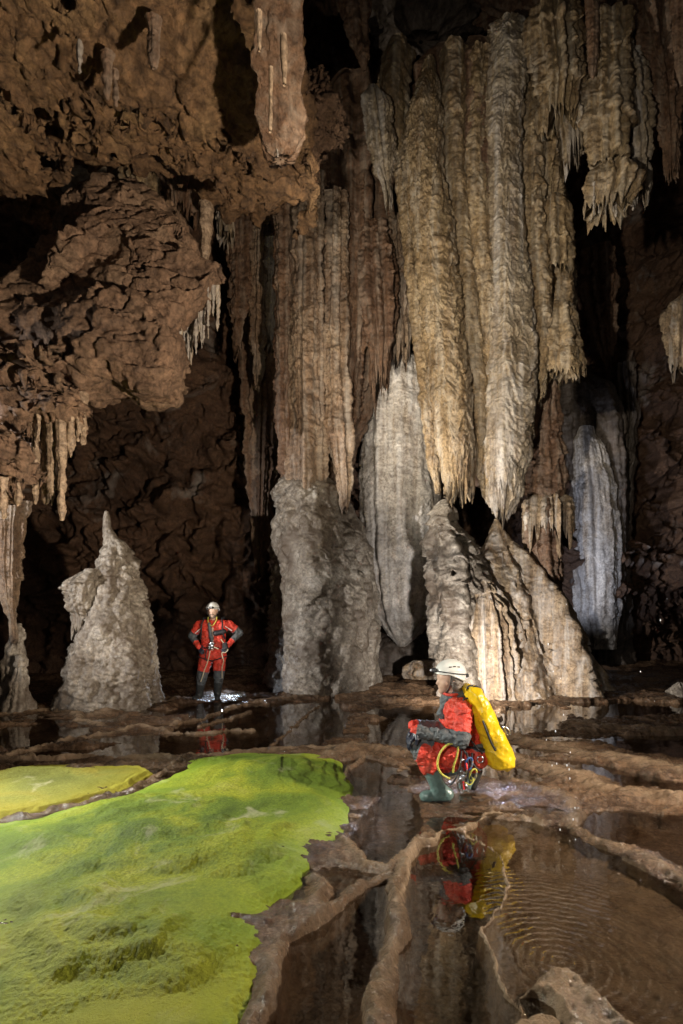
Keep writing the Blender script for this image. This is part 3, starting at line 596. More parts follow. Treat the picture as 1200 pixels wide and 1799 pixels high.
# upper right group
build('bell_drapery', at(980, 20, 9.8), 'rounded bell shaped drapery over the top right of the great column', 'drapery', [
 ('bell', [tube([(975,5,20),(972,22,36),(974,60,44),(980,110,40),(984,160,34),(980,200,26)], 9.8, 150, .016, .9, (.25, 3.2), (.08, 1.8), nz=(.03, 3), drip=.35, seed=81, capup=.3)], M_col),
 ('tassel', [tube([(1000,150,22),(1004,200,20),(1008,245,12)], 9.9, 96, .016, 1, (.35, 3.5), (.04, 2), nz=(.03, 3), drip=.5, seed=82)], M_colw)])
build('mushroom_drapery', at(1075, 100, 9.8), 'hanging ledged drapery ending in a mushroom cap fringed with icicles', 'drapery', [
 ('upper_shaft', [tube([(1072,40,40),(1070,110,34),(1068,170,36),(1070,240,36),(1072,290,27)], 9.8, 150, .016, .8, (.18, 1.8), (.08, 1.6), nz=(.03, 3), drip=.06, seed=83, capup=.25)], M_col),
 ('cap_ledge', [tube([(1074,292,22),(1076,304,38),(1078,320,46),(1075,345,42),(1066,360,34)], 9.6, 150, .014, .8, (.2, 3), (.04, 3), nz=(.03, 4), drip=.28, seed=84, capup=.3)], M_col),
 ('corner_spur', [tube([(1046,330,13),(1042,355,11),(1038,376,7),(1036,390,2)], 9.7, 48, .012, 1, (.15, 2), (.02, 3), nz=(.02, 4), seed=85)], M_col)])
one('blue_drapery', [tube([(1100,90,20),(1108,140,24),(1120,200,20),(1126,260,17),(1126,300,14),(1126,326,8)], 9.9, 110, .016, .8, (.35, 3.5), (.06, 2), nz=(.03, 3), drip=.3, seed=86)], M_colw, 'pale bluish drapery hanging just right of the mushroom drapery', 'drapery')
one('ragged_drapery', [tube([(1150,-60,44),(1150,40,40),(1158,90,30),(1168,130,22),(1176,200,16),(1180,290,8)], 9.9, 130, .018, .8, (.35, 3), (.08, 1.6), nz=(.04, 3), drip=.3, seed=87)], M_colb, 'ragged brown drapery near the upper right corner', 'drapery')
one('stalactite', [tube([(1040,-60,14),(1041,20,11),(1042,90,9),(1042,125,6),(1042,139,2)], 9.3, 48, .016, 1, (.15, 2), (.015, 3), nz=(.012, 4), seed=88)], M_colb, 'long smooth stalactite in front of the bell drapery at the top', 'stalactite')
one('stalactite', [tube([(1192,-60,16),(1194,20,12),(1196,110,9),(1197,150,2)], 9.2, 48, .016, 1, (.15, 2), (.015, 3), nz=(.012, 4), seed=89)], M_colb, 'long stalactite in the top right corner of the photo', 'stalactite')
one('stalactite', [tube([(608,-80,34),(618,0,26),(630,60,17),(638,100,9),(641,126,2)], 10.2, 64, .018, .9, (.2, 2), (.03, 2), nz=(.03, 3), seed=90)], M_colb, 'dark thick stalactite at the top between left ceiling and great column', 'stalactite')
one('flake_drapery', [tube([(655,150,8),(656,175,22),(662,220,22),(668,270,20),(672,300,16),(684,335,6)], 10.2, 110, .016, .55, (.3, 3), (.05, 2), nz=(.035, 3), drip=.35, seed=91)], M_colw, 'pale ragged flake of drapery left of the top of the great column', 'drapery')
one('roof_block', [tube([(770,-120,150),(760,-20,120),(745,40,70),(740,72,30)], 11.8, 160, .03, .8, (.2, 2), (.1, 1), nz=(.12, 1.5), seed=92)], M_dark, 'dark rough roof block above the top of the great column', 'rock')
one('roof_block', [tube([(1060,-160,260),(1040,-40,200),(1010,20,120),(990,50,50)], 11.4, 220, .035, .6, (.25, 3), (.12, 1), nz=(.12, 1.5), seed=93)], M_colb, 'brown roof mass above the draperies at the top right', 'rock')

# ------------------------------------------------------------------ SDF rocks
def rock(name, poly, yt, yb, T, rnd, h, mat, label, cat, seed, amp=.25, sc=.9, parent=None, pits=.06, ridge=.1, fine=.02):
    pa = np.array(poly, float); py0, py1 = pa[:, 1].min(), pa[:, 1].max()
    W = []
    for px, py in poly:
        Y = yt+(yb-yt)*(py-py0)/(py1-py0); q = at(px, py, Y); W.append((q[0], q[2], Y))
    W = np.array(W); pl = [(a, b) for a, b, _ in W]
    A = np.polyfit(W[:, 1], W[:, 2], 1); cy = lambda z: A[0]*z+A[1]
    pad = amp*1.5+2*h; ylo, yhi = W[:, 2].min()-T-pad, W[:, 2].max()+T+pad
    xs = np.arange(W[:, 0].min()-pad, W[:, 0].max()+pad, h); zs = np.arange(W[:, 1].min()-pad, W[:, 1].max()+pad, h); ys = np.arange(ylo, yhi, h)
    X2, Z2 = np.meshgrid(xs, zs, indexing='ij'); d2 = poly_sd(np.stack([X2, Z2], -1), pl)
    c = np.abs(ys[None, None, :]-cy(Z2)[..., None])-T
    a, b = d2[..., None]+rnd, c+rnd
    Fd = np.sqrt(np.maximum(a, 0)**2+np.maximum(b, 0)**2)-rnd+np.minimum(np.maximum(a, b), 0)
    Fd = Fd.astype(np.float32)
    bi = np.argwhere(np.abs(Fd) < amp*2.2+3*h); P = np.stack([xs[bi[:, 0]], ys[bi[:, 2]], zs[bi[:, 1]]], -1)+seed*3.7
    Fd[tuple(bi.T)] += amp*fbm(P*sc, 3)+ridge*fbm(P*sc*2.1+11, 3, .5, 2)
    Fd = np.transpose(Fd, (0, 2, 1))
    Fd[0] = Fd[-1] = 1; Fd[:, 0] = Fd[:, -1] = 1; Fd[:, :, 0] = Fd[:, :, -1] = 1
    V, Q = surface_nets(Fd, (xs[0], ys[0], zs[0]), h)
    N = normals(V, Q); P = V+seed*5.1
    f1, f2 = worley(P*2.6+.6*np.stack([pn(P*2), pn(P*2+5), pn(P*2+9)], -1)); g1, _ = worley(P*7)
    d = pits*(f1-.45)*.35+pits*.2*(g1-.4)+fine*fbm(P*9, 4, .65)+.1*pits*fbm(P*4.5, 3, .5, 1)
    if pits:
        t = 2.6*fbm(P*np.array([.5, .5, .8])+13, 3, .4); t = t-N[:, 2]*.6; fl_ = np.floor(t); d = d+pits*1.7*(fl_+sstep(.8, 1, t-fl_)-t*.6)
    cr = fbm(P*np.array([1.1, 1.1, 2.2])+31, 3); d = d-.08*np.exp(-(cr/.035)**2)*(pits/.06)
    V = V+N*d[:, None].astype(np.float32)
    o = put(name, mesh_np(name, V, Q, mat), parent)
    if label: tag(o, label, cat)
    return o
cl = empty('ceiling_ledge', tuple(at(250, 250, 7.5)), 'broad ochre ceiling ledge across the upper left corner', 'rock')
rock('roof_plate', [(-160,-140),(-160,300),(0,290),(50,285),(110,240),(160,232),(255,226),(300,250),(340,277),(380,292),(425,310),(480,300),(520,285),(540,250),(530,160),(520,60),(525,-140)], 5.6, 8.0, 1.1, .55, .04, M_ceil, None, None, 1, .26, .7, cl, .07, .10, .035)
rock('upper_plate', [(-160,-140),(-160,205),(0,208),(60,214),(110,205),(170,196),(215,212),(300,190),(380,185),(440,205),(440,60),(430,-140)], 4.7, 6.25, .4, .2, .03, M_ceil, None, None, 18, .14, .9, cl, .06, .1, .03)
rock('lower_plate', [(120,225),(215,200),(300,205),(380,200),(460,225),(540,255),(560,296),(545,320),(525,296),(480,308),(425,320),(380,302),(340,287),(300,260),(255,236),(160,244)], 6.3, 6.9, .4, .22, .025, M_ceil, None, None, 19, .1, 1.1, cl, .055, .09, .025)
rock('side_block', [(-160,235),(0,225),(40,228),(100,240),(108,262),(62,272),(50,303),(20,314),(-60,322),(-160,335)], 6.2, 6.6, .45, .25, .028, M_ceil, None, None, 20, .1, 1.1, cl, .055, .09, .025)
rock('pointed_rock', [(520,285),(535,170),(568,160),(598,185),(606,205),(585,238),(556,262),(560,292),(542,318),(528,300)], 8.2, 8.2, .45, .25, .025, M_over, 'pointed brown rock at the right tip of the ceiling ledge', 'rock', 3, .12, 1.6, pits=.05)
ov = empty('overhang_rock', tuple(at(230, 690, 7)), 'big jutting buff rock overhang at mid left with a sharp right tip', 'rock')
rock('bulge', [(-160,560),(-160,745),(-20,700),(20,650),(60,628),(110,632),(150,700),(182,680),(215,668),(240,690),(290,690),(310,660),(312,600),(300,540),(335,500),(352,470),(336,420),(318,392),(290,376),(255,364),(205,366),(152,388),(112,440),(80,495),(20,520)], 8.0, 7.0, .8, .45, .03, M_over, None, None, 5, .16, .6, ov, .05, .07, .02)
rock('tip_ledge', [(230,430),(300,425),(350,447),(376,460),(396,474),(366,518),(326,556),(306,590),(262,575),(225,520)], 6.9, 6.75, .24, .07, .018, M_over, None, None, 15, .05, 1.0, ov, .05, .02, .018)
rock('lower_lobe', [(120,560),(190,510),(262,520),(312,575),(322,622),(316,668),(290,695),(240,692),(214,670),(182,682),(152,700),(118,640)], 6.75, 6.6, .40, .16, .022, M_over, None, None, 16, .07, .9, ov, .05, .03, .02)
rock('upper_slab', [(120,440),(160,385),(215,362),(275,370),(325,395),(345,432),(300,440),(240,425),(190,455),(140,500),(90,520)], 7.3, 6.9, .4, .22, .022, M_over, None, None, 17, .08, .9, ov, .05, .04, .018)
rock('low_overhang', [(-160,640),(0,645),(50,628),(118,640),(143,680),(148,722),(134,756),(100,768),(60,778),(30,760),(-20,742),(-160,760)], 6.3, 6.5, .5, .3, .028, M_over, 'buff rock lobe below the big overhang carrying long stalactites', 'rock', 7, .12, 1.3, pits=.07)
rock('edge_overhang', [(-140,735),(0,752),(30,768),(54,808),(48,835),(22,850),(6,872),(-30,880),(-140,890)], 5.9, 5.9, .4, .28, .025, M_over, 'rounded buff rock cut by the left edge below the low overhang', 'rock', 8, .1, 1.3, pits=.05)
build('ceiling_pendant', at(490, 20, 7.4), 'fluted tan pendant hanging from the ceiling ledge at top centre left', 'pendant', [
 ('flowstone_shaft', [tube([(482,-80,46),(484,0,42),(488,70,40),(492,140,38),(494,200,40),(496,235,42),(494,262,34),(490,280,12)], 4.35, 150, .012, .9, (.22, 1.6), (.06, 2.), (.02, 6), nz=(.04, 3), seed=101, lean=1.35)], M_colb),
 ('drip', [tube([(476,120,5),(476,180,4),(475,232,2)], 4.75, 24, .014, 1, (.1, 2), nz=(.005, 5), seed=102, lean=.1)], M_tite),
 ('drip', [tube([(498,60,6),(500,110,5),(500,150,2)], 4.4, 24, .014, 1, (.1, 2), nz=(.005, 5), seed=103, lean=.1)], M_tite),
 ('drip', [tube([(455,20,6),(456,60,5),(456,90,2)], 4.2, 24, .014, 1, (.1, 2), nz=(.005, 5), seed=104, lean=.1)], M_tite)])

# stalactites below the left overhangs
def tite(px, py0, py1, hw, Y, mat, label, group=None, seed=0, lean=0):
    h = py1-py0
    g = tube([(px, py0-25, hw*1.5), (px, py0, hw*1.15), (px+lean*.5, py0+h*.5, hw), (px+lean, py0+h*.93, hw*.72), (px+lean, py1, hw*.25)], Y, 32, .012, 1, (.12, 2), (.012, 4), nz=(.012, 5), seed=seed)
    return one('stalactite', [g], mat, label, 'stalactite', group)
for i, (px, a, b_, hw, Y, lb) in enumerate([
  (62, 770, 886, 6.5, 6.35, 'blunt stalactite leftmost of those under the low overhang'),
  (80, 765, 886, 6.5, 6.4, 'blunt stalactite second from left under the low overhang'),
  (91, 765, 889, 7, 6.3, 'pale stalactite joined to its left neighbour under the low overhang'),
  (108, 760, 915, 7, 6.25, 'longest pointed stalactite under the low overhang'),
  (124, 750, 804, 6, 6.3, 'short thick stalactite right of the longest one'),
  (145, 715, 782, 6, 6.5, 'thin stalactite rightmost under the low overhang'),
  (136, 735, 770, 4, 6.4, 'tiny stalactite beside the rightmost one of the low overhang'),
  (31, 845, 890, 5, 5.9, 'small pointed stalactite under the left edge rock'),
  (4, 865, 912, 9, 5.8, 'stout stalactite cut by the left edge'),
  (361, 385, 462, 9, 8.1, 'short stubby stalactite behind the tip of the big overhang'),
  (204, 150, 188, 4, 5.55, 'thin stalactite on the ceiling ledge beside the dark stub'),
  (189, 120, 175, 8, 5.5, 'dark stub stalactite on the ceiling ledge'),
  (270, 60, 120, 9, 5.2, 'dark broad stub stalactite high on the ceiling ledge'),
  (140, 98, 128, 3, 5.2, 'white soda straw hanging from the ceiling ledge'),
  (488, 258, 278, 2.5, 5.6, 'tiny white straw under the ceiling pendant')]):
    tite(px, a, b_, hw, Y, M_colb if 'dark' in lb else (M_colw if 'white' in lb else M_tite), lb, None, 200+i)
rs = random.Random(4)
for i in range(26):
    t = i/25; px = 318+66*t+rs.uniform(-3, 3); top = 578-78*t+rs.uniform(-4, 6); ln_ = rs.uniform(40, 95)*(1-.35*abs(t-.5))
    tite(px, top, top+ln_, rs.uniform(1.8, 3.4), 7.0+rs.uniform(-.1, .3), M_colw if rs.random() < .4 else M_drap,
         'thin stalactite in the fringe under the sharp tip of the big overhang', 'fringe of thin stalactites under the big overhang', 300+i)
for i in range(16):
    px = 1040+5.2*i+rs.uniform(-2, 2); top = 352-10*abs(i-9)/9+rs.uniform(-3, 3)
    tite(px, top, top+rs.uniform(12, 34), rs.uniform(1.0, 1.9), 9.55+rs.uniform(-.1, .25), M_colw,
         'white icicle stalactite under the mushroom drapery cap', 'icicles under the mushroom drapery cap', 340+i)
for i in range(18):
    px = 64+78*i/17+rs.uniform(-3, 3); top = 735+rs.uniform(-10, 18)
    tite(px, top, top+rs.uniform(14, 46), rs.uniform(2.5, 4.5), 6.2+rs.uniform(0, .3), M_tite,
         'short drip stalactite in the ragged fringe of the low overhang', 'ragged drip fringe of the low overhang', 370+i)

#PEOPLE
# ------------------------------------------------------------------ the two cavers
M_skin = flat('skin', (.55, .36, .27), .5, var=.12); M_red = flat('red_suit_fabric', (.70, .055, .032), .55, grain=18, bumpd=.022, bscale=20, var=.3, mud=.55)
M_grey = flat('grey_suit_fabric', (.10, .115, .125), .6, grain=20, bumpd=.02, bscale=20, var=.3, mud=.6); M_black = flat('black_webbing', (.018, .018, .022), .6)
M_helm = flat('white_helmet_shell', (.66, .66, .63), .3, var=.12); M_boot = flat('green_rubber', (.12, .19, .175), .28, grain=9, bumpd=.004, bscale=30, var=.3, mud=.5)
M_sole = flat('black_rubber', (.03, .028, .025), .5); M_yel = flat('yellow_tarpaulin', (.82, .54, .012), .3, grain=7, bumpd=.014, bscale=13, var=.2, mud=.22)
M_glove = flat('dark_glove', (.022, .026, .045), .35); M_metal = flat('aluminium', (.62, .63, .66), .25, 1); M_hair = flat('grey_hair', (.16, .13, .11), .6, grain=80)
M_rope = flat('yellow_rope', (.62, .58, .10), .6, grain=90, var=.6); M_cream = flat('pale_rope', (.60, .52, .36), .6, grain=90, var=.5); M_dboot = flat('dark_wader_rubber', (.045, .05, .052), .3, grain=9, var=.4)
M_redm = flat('red_anodised_metal', (.5, .03, .03), .3, .8); M_blue = flat('blue_cord', (.04, .12, .35), .5); M_eye = flat('dark_eye', (.02, .015, .012), .2); M_lens = flat('lamp_lens', (.75, .8, .9), .1); M_pipe = flat('reflective_piping', (.75, .75, .72), .4)
def capd(P, a, b, ra, rb):
    a, b = np.asarray(a, float), np.asarray(b, float); ba = b-a
    h = np.clip(((P-a)@ba)/max(ba@ba, 1e-9), 0, 1); return np.linalg.norm(P-a-h[..., None]*ba, axis=-1)-(ra+(rb-ra)*h)
def smin(a, b, k):
    h = np.clip(.5+.5*(b-a)/k, 0, 1); return b+(a-b)*h-k*h*(1-h)
def sdf_mesh(prims, h, k=.03, wr=0, wsc=9, post=None, seed=0):
    """prims: (a, b, ra, rb[, tag]); returns V, Q and the tag of each face"""
    E = np.array([[np.minimum(p[0], p[1])-max(p[2], p[3]), np.maximum(p[0], p[1])+max(p[2], p[3])] for p in prims])
    lo, hi = E[:, 0].min(0)-.05-h*2, E[:, 1].max(0)+.05+h*2
    ax = [np.arange(lo[i], hi[i], h) for i in range(3)]; P = np.stack(np.meshgrid(*ax, indexing='ij'), -1)
    D = None
    for p in prims:
        d = capd(P, *p[:4]); D = d if D is None else smin(D, d, k)
    if wr:
        m = np.abs(D) < .05; Pm = P[m]; D[m] += wr*fbm(Pm*np.array([wsc, wsc, wsc*1.6])+seed, 3, .5, 2)
    if post: D = post(P, D)
    V, Q = surface_nets(D, lo, h); cen = V[Q].mean(1); tg = None
    if len(prims[0]) > 4:
        dd = np.stack([capd(cen, *p[:4]) for p in prims]); tg = np.array([p[4] for p in prims])[dd.argmin(0)]
    return V, Q, tg
def sweep(pts, r, closed=False, n=8, sub=6, flatz=1.):
    P = [np.asarray(p, float) for p in pts]; m = len(P); out = []
    rng = range(m if closed else m-1)
    for i in rng:
        g = lambda j: P[j % m] if closed else P[min(max(j, 0), m-1)]
        a, b, c, d = g(i-1), g(i), g(i+1), g(i+2)
        for t in np.arange(sub)/sub:
            out.append(.5*(2*b+(c-a)*t+(2*a-5*b+4*c-d)*t*t+(3*b-a-3*c+d)*t**3))
    if not closed: out.append(P[-1])
    C_ = np.array(out); T = np.roll(C_, -1, 0)-np.roll(C_, 1, 0)
    if not closed: T[0] = C_[1]-C_[0]; T[-1] = C_[-1]-C_[-2]
    T /= np.linalg.norm(T, axis=1)[:, None]+1e-9; ref = np.array([.13, 1, .07])
    U = np.cross(T, ref); U /= np.linalg.norm(U, axis=1)[:, None]+1e-9; W = np.cross(T, U)
    a = np.linspace(0, 2*np.pi, n, endpoint=False)
    R3 = C_[:, None]+r*(np.cos(a)[None, :, None]*U[:, None]*flatz+np.sin(a)[None, :, None]*W[:, None])
    V = R3.reshape(-1, 3); k = len(C_); Q = gridq(k, n, True)
    if closed:
        j = np.arange(n); jn = (j+1) % n; Q = np.concatenate([Q, np.stack([(k-1)*n+j, (k-1)*n+jn, jn, j], -1)])
    return V, Q
def add(parent, name, geo, mat, label=None):
    V, Q = merge(geo) if isinstance(geo, list) else geo[:2]
    o = put(name, mesh_np(name, V, Q, mat), parent)
    if label: o['label'] = label
    return o
def head_prims(c, f, up=(0, 0, 1), s_=1.):
    f = np.array(f, float); u = np.array(up, float); s = np.cross(u, f); q = lambda a, b, d: c+s_*(f*a+s*b+u*d)
    return [(q(-.025, 0, .03), q(.012, 0, .028), .092, .086), (q(.015, 0, -.02), q(.03, 0, -.02), .072, .066), (q(.03, 0, -.06), q(.062, 0, -.098), .056, .032),
            (q(.082, 0, 0), q(.106, 0, -.034), .010, .015), (q(.074, -.032, .018), q(.074, .032, .018), .018, .018), (q(.05, -.04, -.03), q(.05, .04, -.03), .03, .03),
            (q(.083, -.014, -.066), q(.083, .014, -.066), .010, .010), (q(-.008, -.082, -.005), q(-.016, -.088, -.03), .016, .012), (q(-.008, .082, -.005), q(-.016, .088, -.03), .016, .012)]
def eyes(root, c, f, u=(0, 0, 1)):
    f = np.array(f, float); u = np.array(u, float); s = np.cross(u, f)
    for sg in (-1, 1):
        a = c+f*.082+s*.031*sg+u*.0; add(root, 'eye', sdf_mesh([(a-s*.006, a+s*.006, .009, .009)], .003, .005), M_eye)
def helmet(root, c, f, u=(0, 0, 1)):
    f = np.array(f, float); u = np.array(u, float); s = np.cross(u, f); o = c+u*.05-f*.012
    def post(P, D):
        q = P-o; a, b, d = q@f, q@s, q@u
        e = (np.sqrt((a/.138)**2+(b/.118)**2+(d/.122)**2)-1)*.115
        rim = .012+.05*np.clip(-a/.12, -.4, 1)+.012*np.sin(b*14)
        brim = (np.sqrt((a/.150)**2+(b/.126)**2)-1)*.12
        shell = np.maximum(e, -(d+rim)); lip = np.maximum(np.maximum(np.maximum(e-.010, -(d+rim)), d+rim-.016), -.2)
        D = np.minimum(shell, lip)
        D = D-.004*np.clip(np.cos(b*52), 0, 1)*(d > .03)
        return D
    h = add(root, 'helmet', sdf_mesh([(o-f*.08, o+f*.08, .09, .09)], .0055, .01, post=post), M_helm)
    ring = []
    for k in range(24):
        t = 2*math.pi*k/24; a, b = math.cos(t), math.sin(t)
        ring.append(o+f*.139*a*.985+s*.119*b*.985+u*(.022-.028*(1-a)*.5*1.2+.004))
    add(h, 'lamp_strap', sweep(ring, .011, True, 8, 2, .45), M_black)
    fr = o+f*.146+u*.03
    add(h, 'headlamp', sdf_mesh([(fr-s*.022, fr+s*.022, .02, .02), (fr+f*.014-s*.012, fr+f*.014+s*.012, .015, .015)], .004, .008), M_black)
    add(h, 'lens', sdf_mesh([(fr+f*.024, fr+f*.03, .011, .010)], .003, .005), M_lens)
    add(h, 'battery_box', sdf_mesh([(o-f*.142-s*.02-u*.02, o-f*.142+s*.02-u*.02, .02, .02)], .005, .008), M_black)
    for sg in (-1, 1):
        for k in (-.035, 0, .035):
            d_ = .066-.25*abs(k)*abs(k)*10; b_ = .118*math.sqrt(max(0, 1-(k/.138)**2-(d_/.122)**2))
            p = o+f*k+s*sg*(b_)+u*d_; add(h, 'vent', sdf_mesh([(p-f*.010, p+f*.010, .006, .006)], .003, .004), M_eye)
    strap = [o+f*.03+s*.108-u*.01, c+f*.03+s*.086-u*.06, c+f*.045-u*.128, c+f*.03-s*.086-u*.06, o+f*.03-s*.108-u*.01]
    add(h, 'chin_strap', sweep(strap, .008, False, 6, 6, .5), M_black)
    return h
def glove(root, wpos, d, nrm, curl, mat, thumb=1, name='glove'):
    d = np.array(d, float); d /= np.linalg.norm(d); n_ = np.array(nrm, float); n_ -= d*(n_@d); n_ /= np.linalg.norm(n_); s = np.cross(d, n_)
    w_ = np.array(wpos); pr = [(w_, w_+d*.03, .032, .032)]
    for k in range(4): pr.append((w_+d*.02+s*(k-1.5)*.012, w_+d*.088+s*(k-1.5)*.021, .016, .0135))
    for k, L in enumerate((.068, .08, .075, .058)):
        p = w_+d*.09+s*(k-1.5)*.022; a = .25*curl
        for seg, (fr, rr) in enumerate(((.45, .0125), (.32, .0112), (.25, .0095))):
            e = d*math.cos(a)+n_*math.sin(a)+s*(k-1.5)*.05; q = p+e*L*fr*1.2; pr.append((p, q, rr, rr*.92)); p = q; a += .55*curl
    b = w_+d*.025+s*thumb*.028; e1 = d*.6+s*thumb*.65+n_*.45; e1 /= np.linalg.norm(e1); q = b+e1*.045; pr.append((b, q, .017, .0135)); e2 = d*.85+n_*.5; e2 /= np.linalg.norm(e2); pr.append((q, q+e2*.04, .0125, .010))
    return add(root, name, sdf_mesh(pr, .0042, .008), mat)
def two(*mats): return list(mats)

# ---- kneeling caver (profile, facing left)
YK = EYE*F/(1398-HY)
def J(px, py, dy=0.): q = at(px, py, YK); q[1] += dy; return q
root = empty('person', tuple(J(790, 1398)), 'caver in red and grey suit crouching in profile by the pools in green boots', 'person')
hc = J(789, 1193); fK = (-.985, -.17, 0); fK = np.array(fK)/np.linalg.norm(fK); uK = np.array([0, 0, 1.])
sh_l, el_l, wr_l = J(806, 1243, -.17), J(799, 1287, -.27), J(731, 1276, -.20)
sh_r, el_r, wr_r = J(806, 1243, .17), J(790, 1290, .27), J(736, 1280, .12)
hip_l, kn_l, an_l = J(826, 1326, -.10), J(738, 1310, -.16), J(766, 1376, -.14)
hip_r, kn_r, an_r = J(828, 1326, .10), J(772, 1356, .17), J(832, 1356, .12)
body = head_prims(hc, fK)+[(hc-uK*.04-fK*.02, J(797, 1231), .055, .062), (J(804, 1244, -.07), J(804, 1244, .07), .08, .08), (J(806, 1250), J(824, 1310), .13, .12), (J(826, 1322, -.06), J(826, 1322, .06), .11, .11)]
for a, b, c_ in ((sh_l, el_l, wr_l), (sh_r, el_r, wr_r)): body += [(a, b, .055, .042), (b, c_, .042, .03), (c_, c_+(c_-b)*.12, .025, .022)]
for a, b, c_ in ((hip_l, kn_l, an_l), (hip_r, kn_r, an_r)): body += [(a, b, .085, .058), (b, c_, .055, .04), (c_, c_+np.array([-.015, 0, -.06]), .033, .03)]
add(root, 'body', sdf_mesh(body, .0085, .022), M_skin)
eyes(root, hc, fK)
add(root, 'hair', sdf_mesh([(J(795, 1190, -.055), J(800, 1208, -.06), .048, .036), (J(797, 1190, .05), J(800, 1206, .05), .046, .036), (J(803, 1196), J(806, 1214), .055, .034)], .006, .03, .008, 30), M_hair)
helmet(root, hc, fK, uK)
suit = [(J(801, 1246, -.07), J(801, 1246, .07), .115, .115, 0), (J(806, 1256, -.05), J(820, 1300, -.05), .135, .13, 0), (J(806, 1256, .05), J(820, 1300, .05), .135, .13, 0), (J(826, 1318, -.07), J(826, 1318, .07), .135, .135, 1),
  (J(797, 1226), J(801, 1240), .075, .10, 0),
  (sh_l, sh_l+(el_l-sh_l)*.72, .085, .072, 0), (sh_l+(el_l-sh_l)*.8, el_l, .070, .066, 1), (el_l, wr_l, .066, .046, 1), (wr_l, wr_l+(wr_l-el_l)*.10, .044, .04, 0),
  (sh_r, sh_r+(el_r-sh_r)*.72, .085, .072, 0), (sh_r+(el_r-sh_r)*.8, el_r, .070, .066, 1), (el_r, wr_r, .066, .046, 1), (wr_r, wr_r+(wr_r-el_r)*.14, .045, .042, 0),
  (hip_l, hip_l+(kn_l-hip_l)*.86, .125, .098, 0), (hip_l+(kn_l-hip_l)*.9+np.array([0, 0, .02]), kn_l+np.array([-.012, 0, .0]), .088, .088, 1), (kn_l+np.array([.015, -.012, -.01]), kn_l+(an_l-kn_l)*.42, .092, .082, 0),
  (hip_r, kn_r, .115, .09, 0), (kn_r, kn_r+(an_r-kn_r)*.4, .085, .075, 1)]
V, Q, tg = sdf_mesh(suit, .0075, .022, .014, 13, seed=3)
cen = V[Q].mean(1); pz = cen[:, 2]
o_ = put('suit', mesh_np('suit', V, Q, [M_red, M_grey], np.where(tg == 1, 1, 0)), root)
# grey collar and front band
add(root, 'collar', sdf_mesh([(J(787, 1230, 0), J(802, 1221, 0), .066, .076), (J(784, 1236, 0), J(777, 1254, 0), .05, .045)], .007, .03, .01, 14), M_grey)
add(root, 'scarf', sweep([J(778, 1217, 0), J(786, 1219, -.062), J(799, 1218, -.07), J(804, 1216, 0), J(799, 1218, .07), J(786, 1219, .062)], .016, True, 8, 5, .8), M_red)
for sgn, (kn, an, toe, rl) in (('near', (kn_l, an_l, J(746, 1389, -.15), False)), ('far', (kn_r, an_r, J(826, 1386, .11), True))):
    if not rl:
        pr = [(kn+(an-kn)*.32, an, .075, .058), (an, J(780, 1385, -.14), .064, .052), (J(780, 1388, -.14), toe, .05, .045), (toe, toe+np.array([-.025, 0, 0]), .045, .04)]
        sole = [(J(781, 1394.5, -.14), toe+np.array([-.022, 0, -.03]), .034, .034)]; zc = J(0, 1398.5)[2]
    else:
        pr = [(kn+(an-kn)*.35, an, .07, .056), (an, J(842, 1362, .12), .05, .043), (J(842, 1362, .12), toe, .042, .04), (toe, toe+np.array([-.05, 0, -.005]), .038, .032)]
        sole = [(J(847, 1362, .12), J(836, 1388, .11), .034, .036)]; zc = J(0, 1399)[2]
    b_ = add(root, 'boot', sdf_mesh(pr, .006, .02, .004, 12, post=lambda P, D: np.maximum(D, zc-P[..., 2])), M_boot)
    add(b_, 'sole', sdf_mesh(sole, .006, .01, post=lambda P, D: np.maximum(D, zc-.006-P[..., 2])), M_sole)
glove(root, wr_l+np.array([-.012, 0, 0]), (-.62, .05, -.78), (.75, .1, -.6), .75, M_glove, 1)
glove(root, wr_r+np.array([-.012, 0, 0]), (-.62, -.1, -.78), (.75, -.1, -.6), .8, M_glove, -1)
belt = [J(826+38*math.cos(t)*.95, 1305+6*math.cos(t), .195*math.sin(t)) for t in np.linspace(0, 2*np.pi, 16, endpoint=False)]
hb = add(root, 'harness', sweep(belt, .026, True, 8, 3, .4), M_black)
add(hb, 'leg_loop', sweep([J(800, 1296, -.2), J(812, 1318, -.245), J(830, 1340, -.22), J(838, 1330, -.1), J(818, 1300, .02)], .022, False, 8, 5, .4), M_black)
add(hb, 'buckle', sweep([J(828, 1318, -.235), J(836, 1318, -.235), J(836, 1326, -.235), J(828, 1326, -.235)], .006, True, 6, 3), M_metal)
add(root, 'rope_lanyard', [sweep([J(797, 1293, -.29), J(776, 1294, -.30), J(763, 1306, -.31), J(758, 1326, -.31), J(765, 1342, -.30), J(779, 1351, -.29)], .0085, False, 8, 8),
     sweep([J(793, 1294, -.30), J(790, 1312, -.31), J(785, 1328, -.31), J(784, 1340, -.30)], .0085, False, 8, 6)], M_rope)
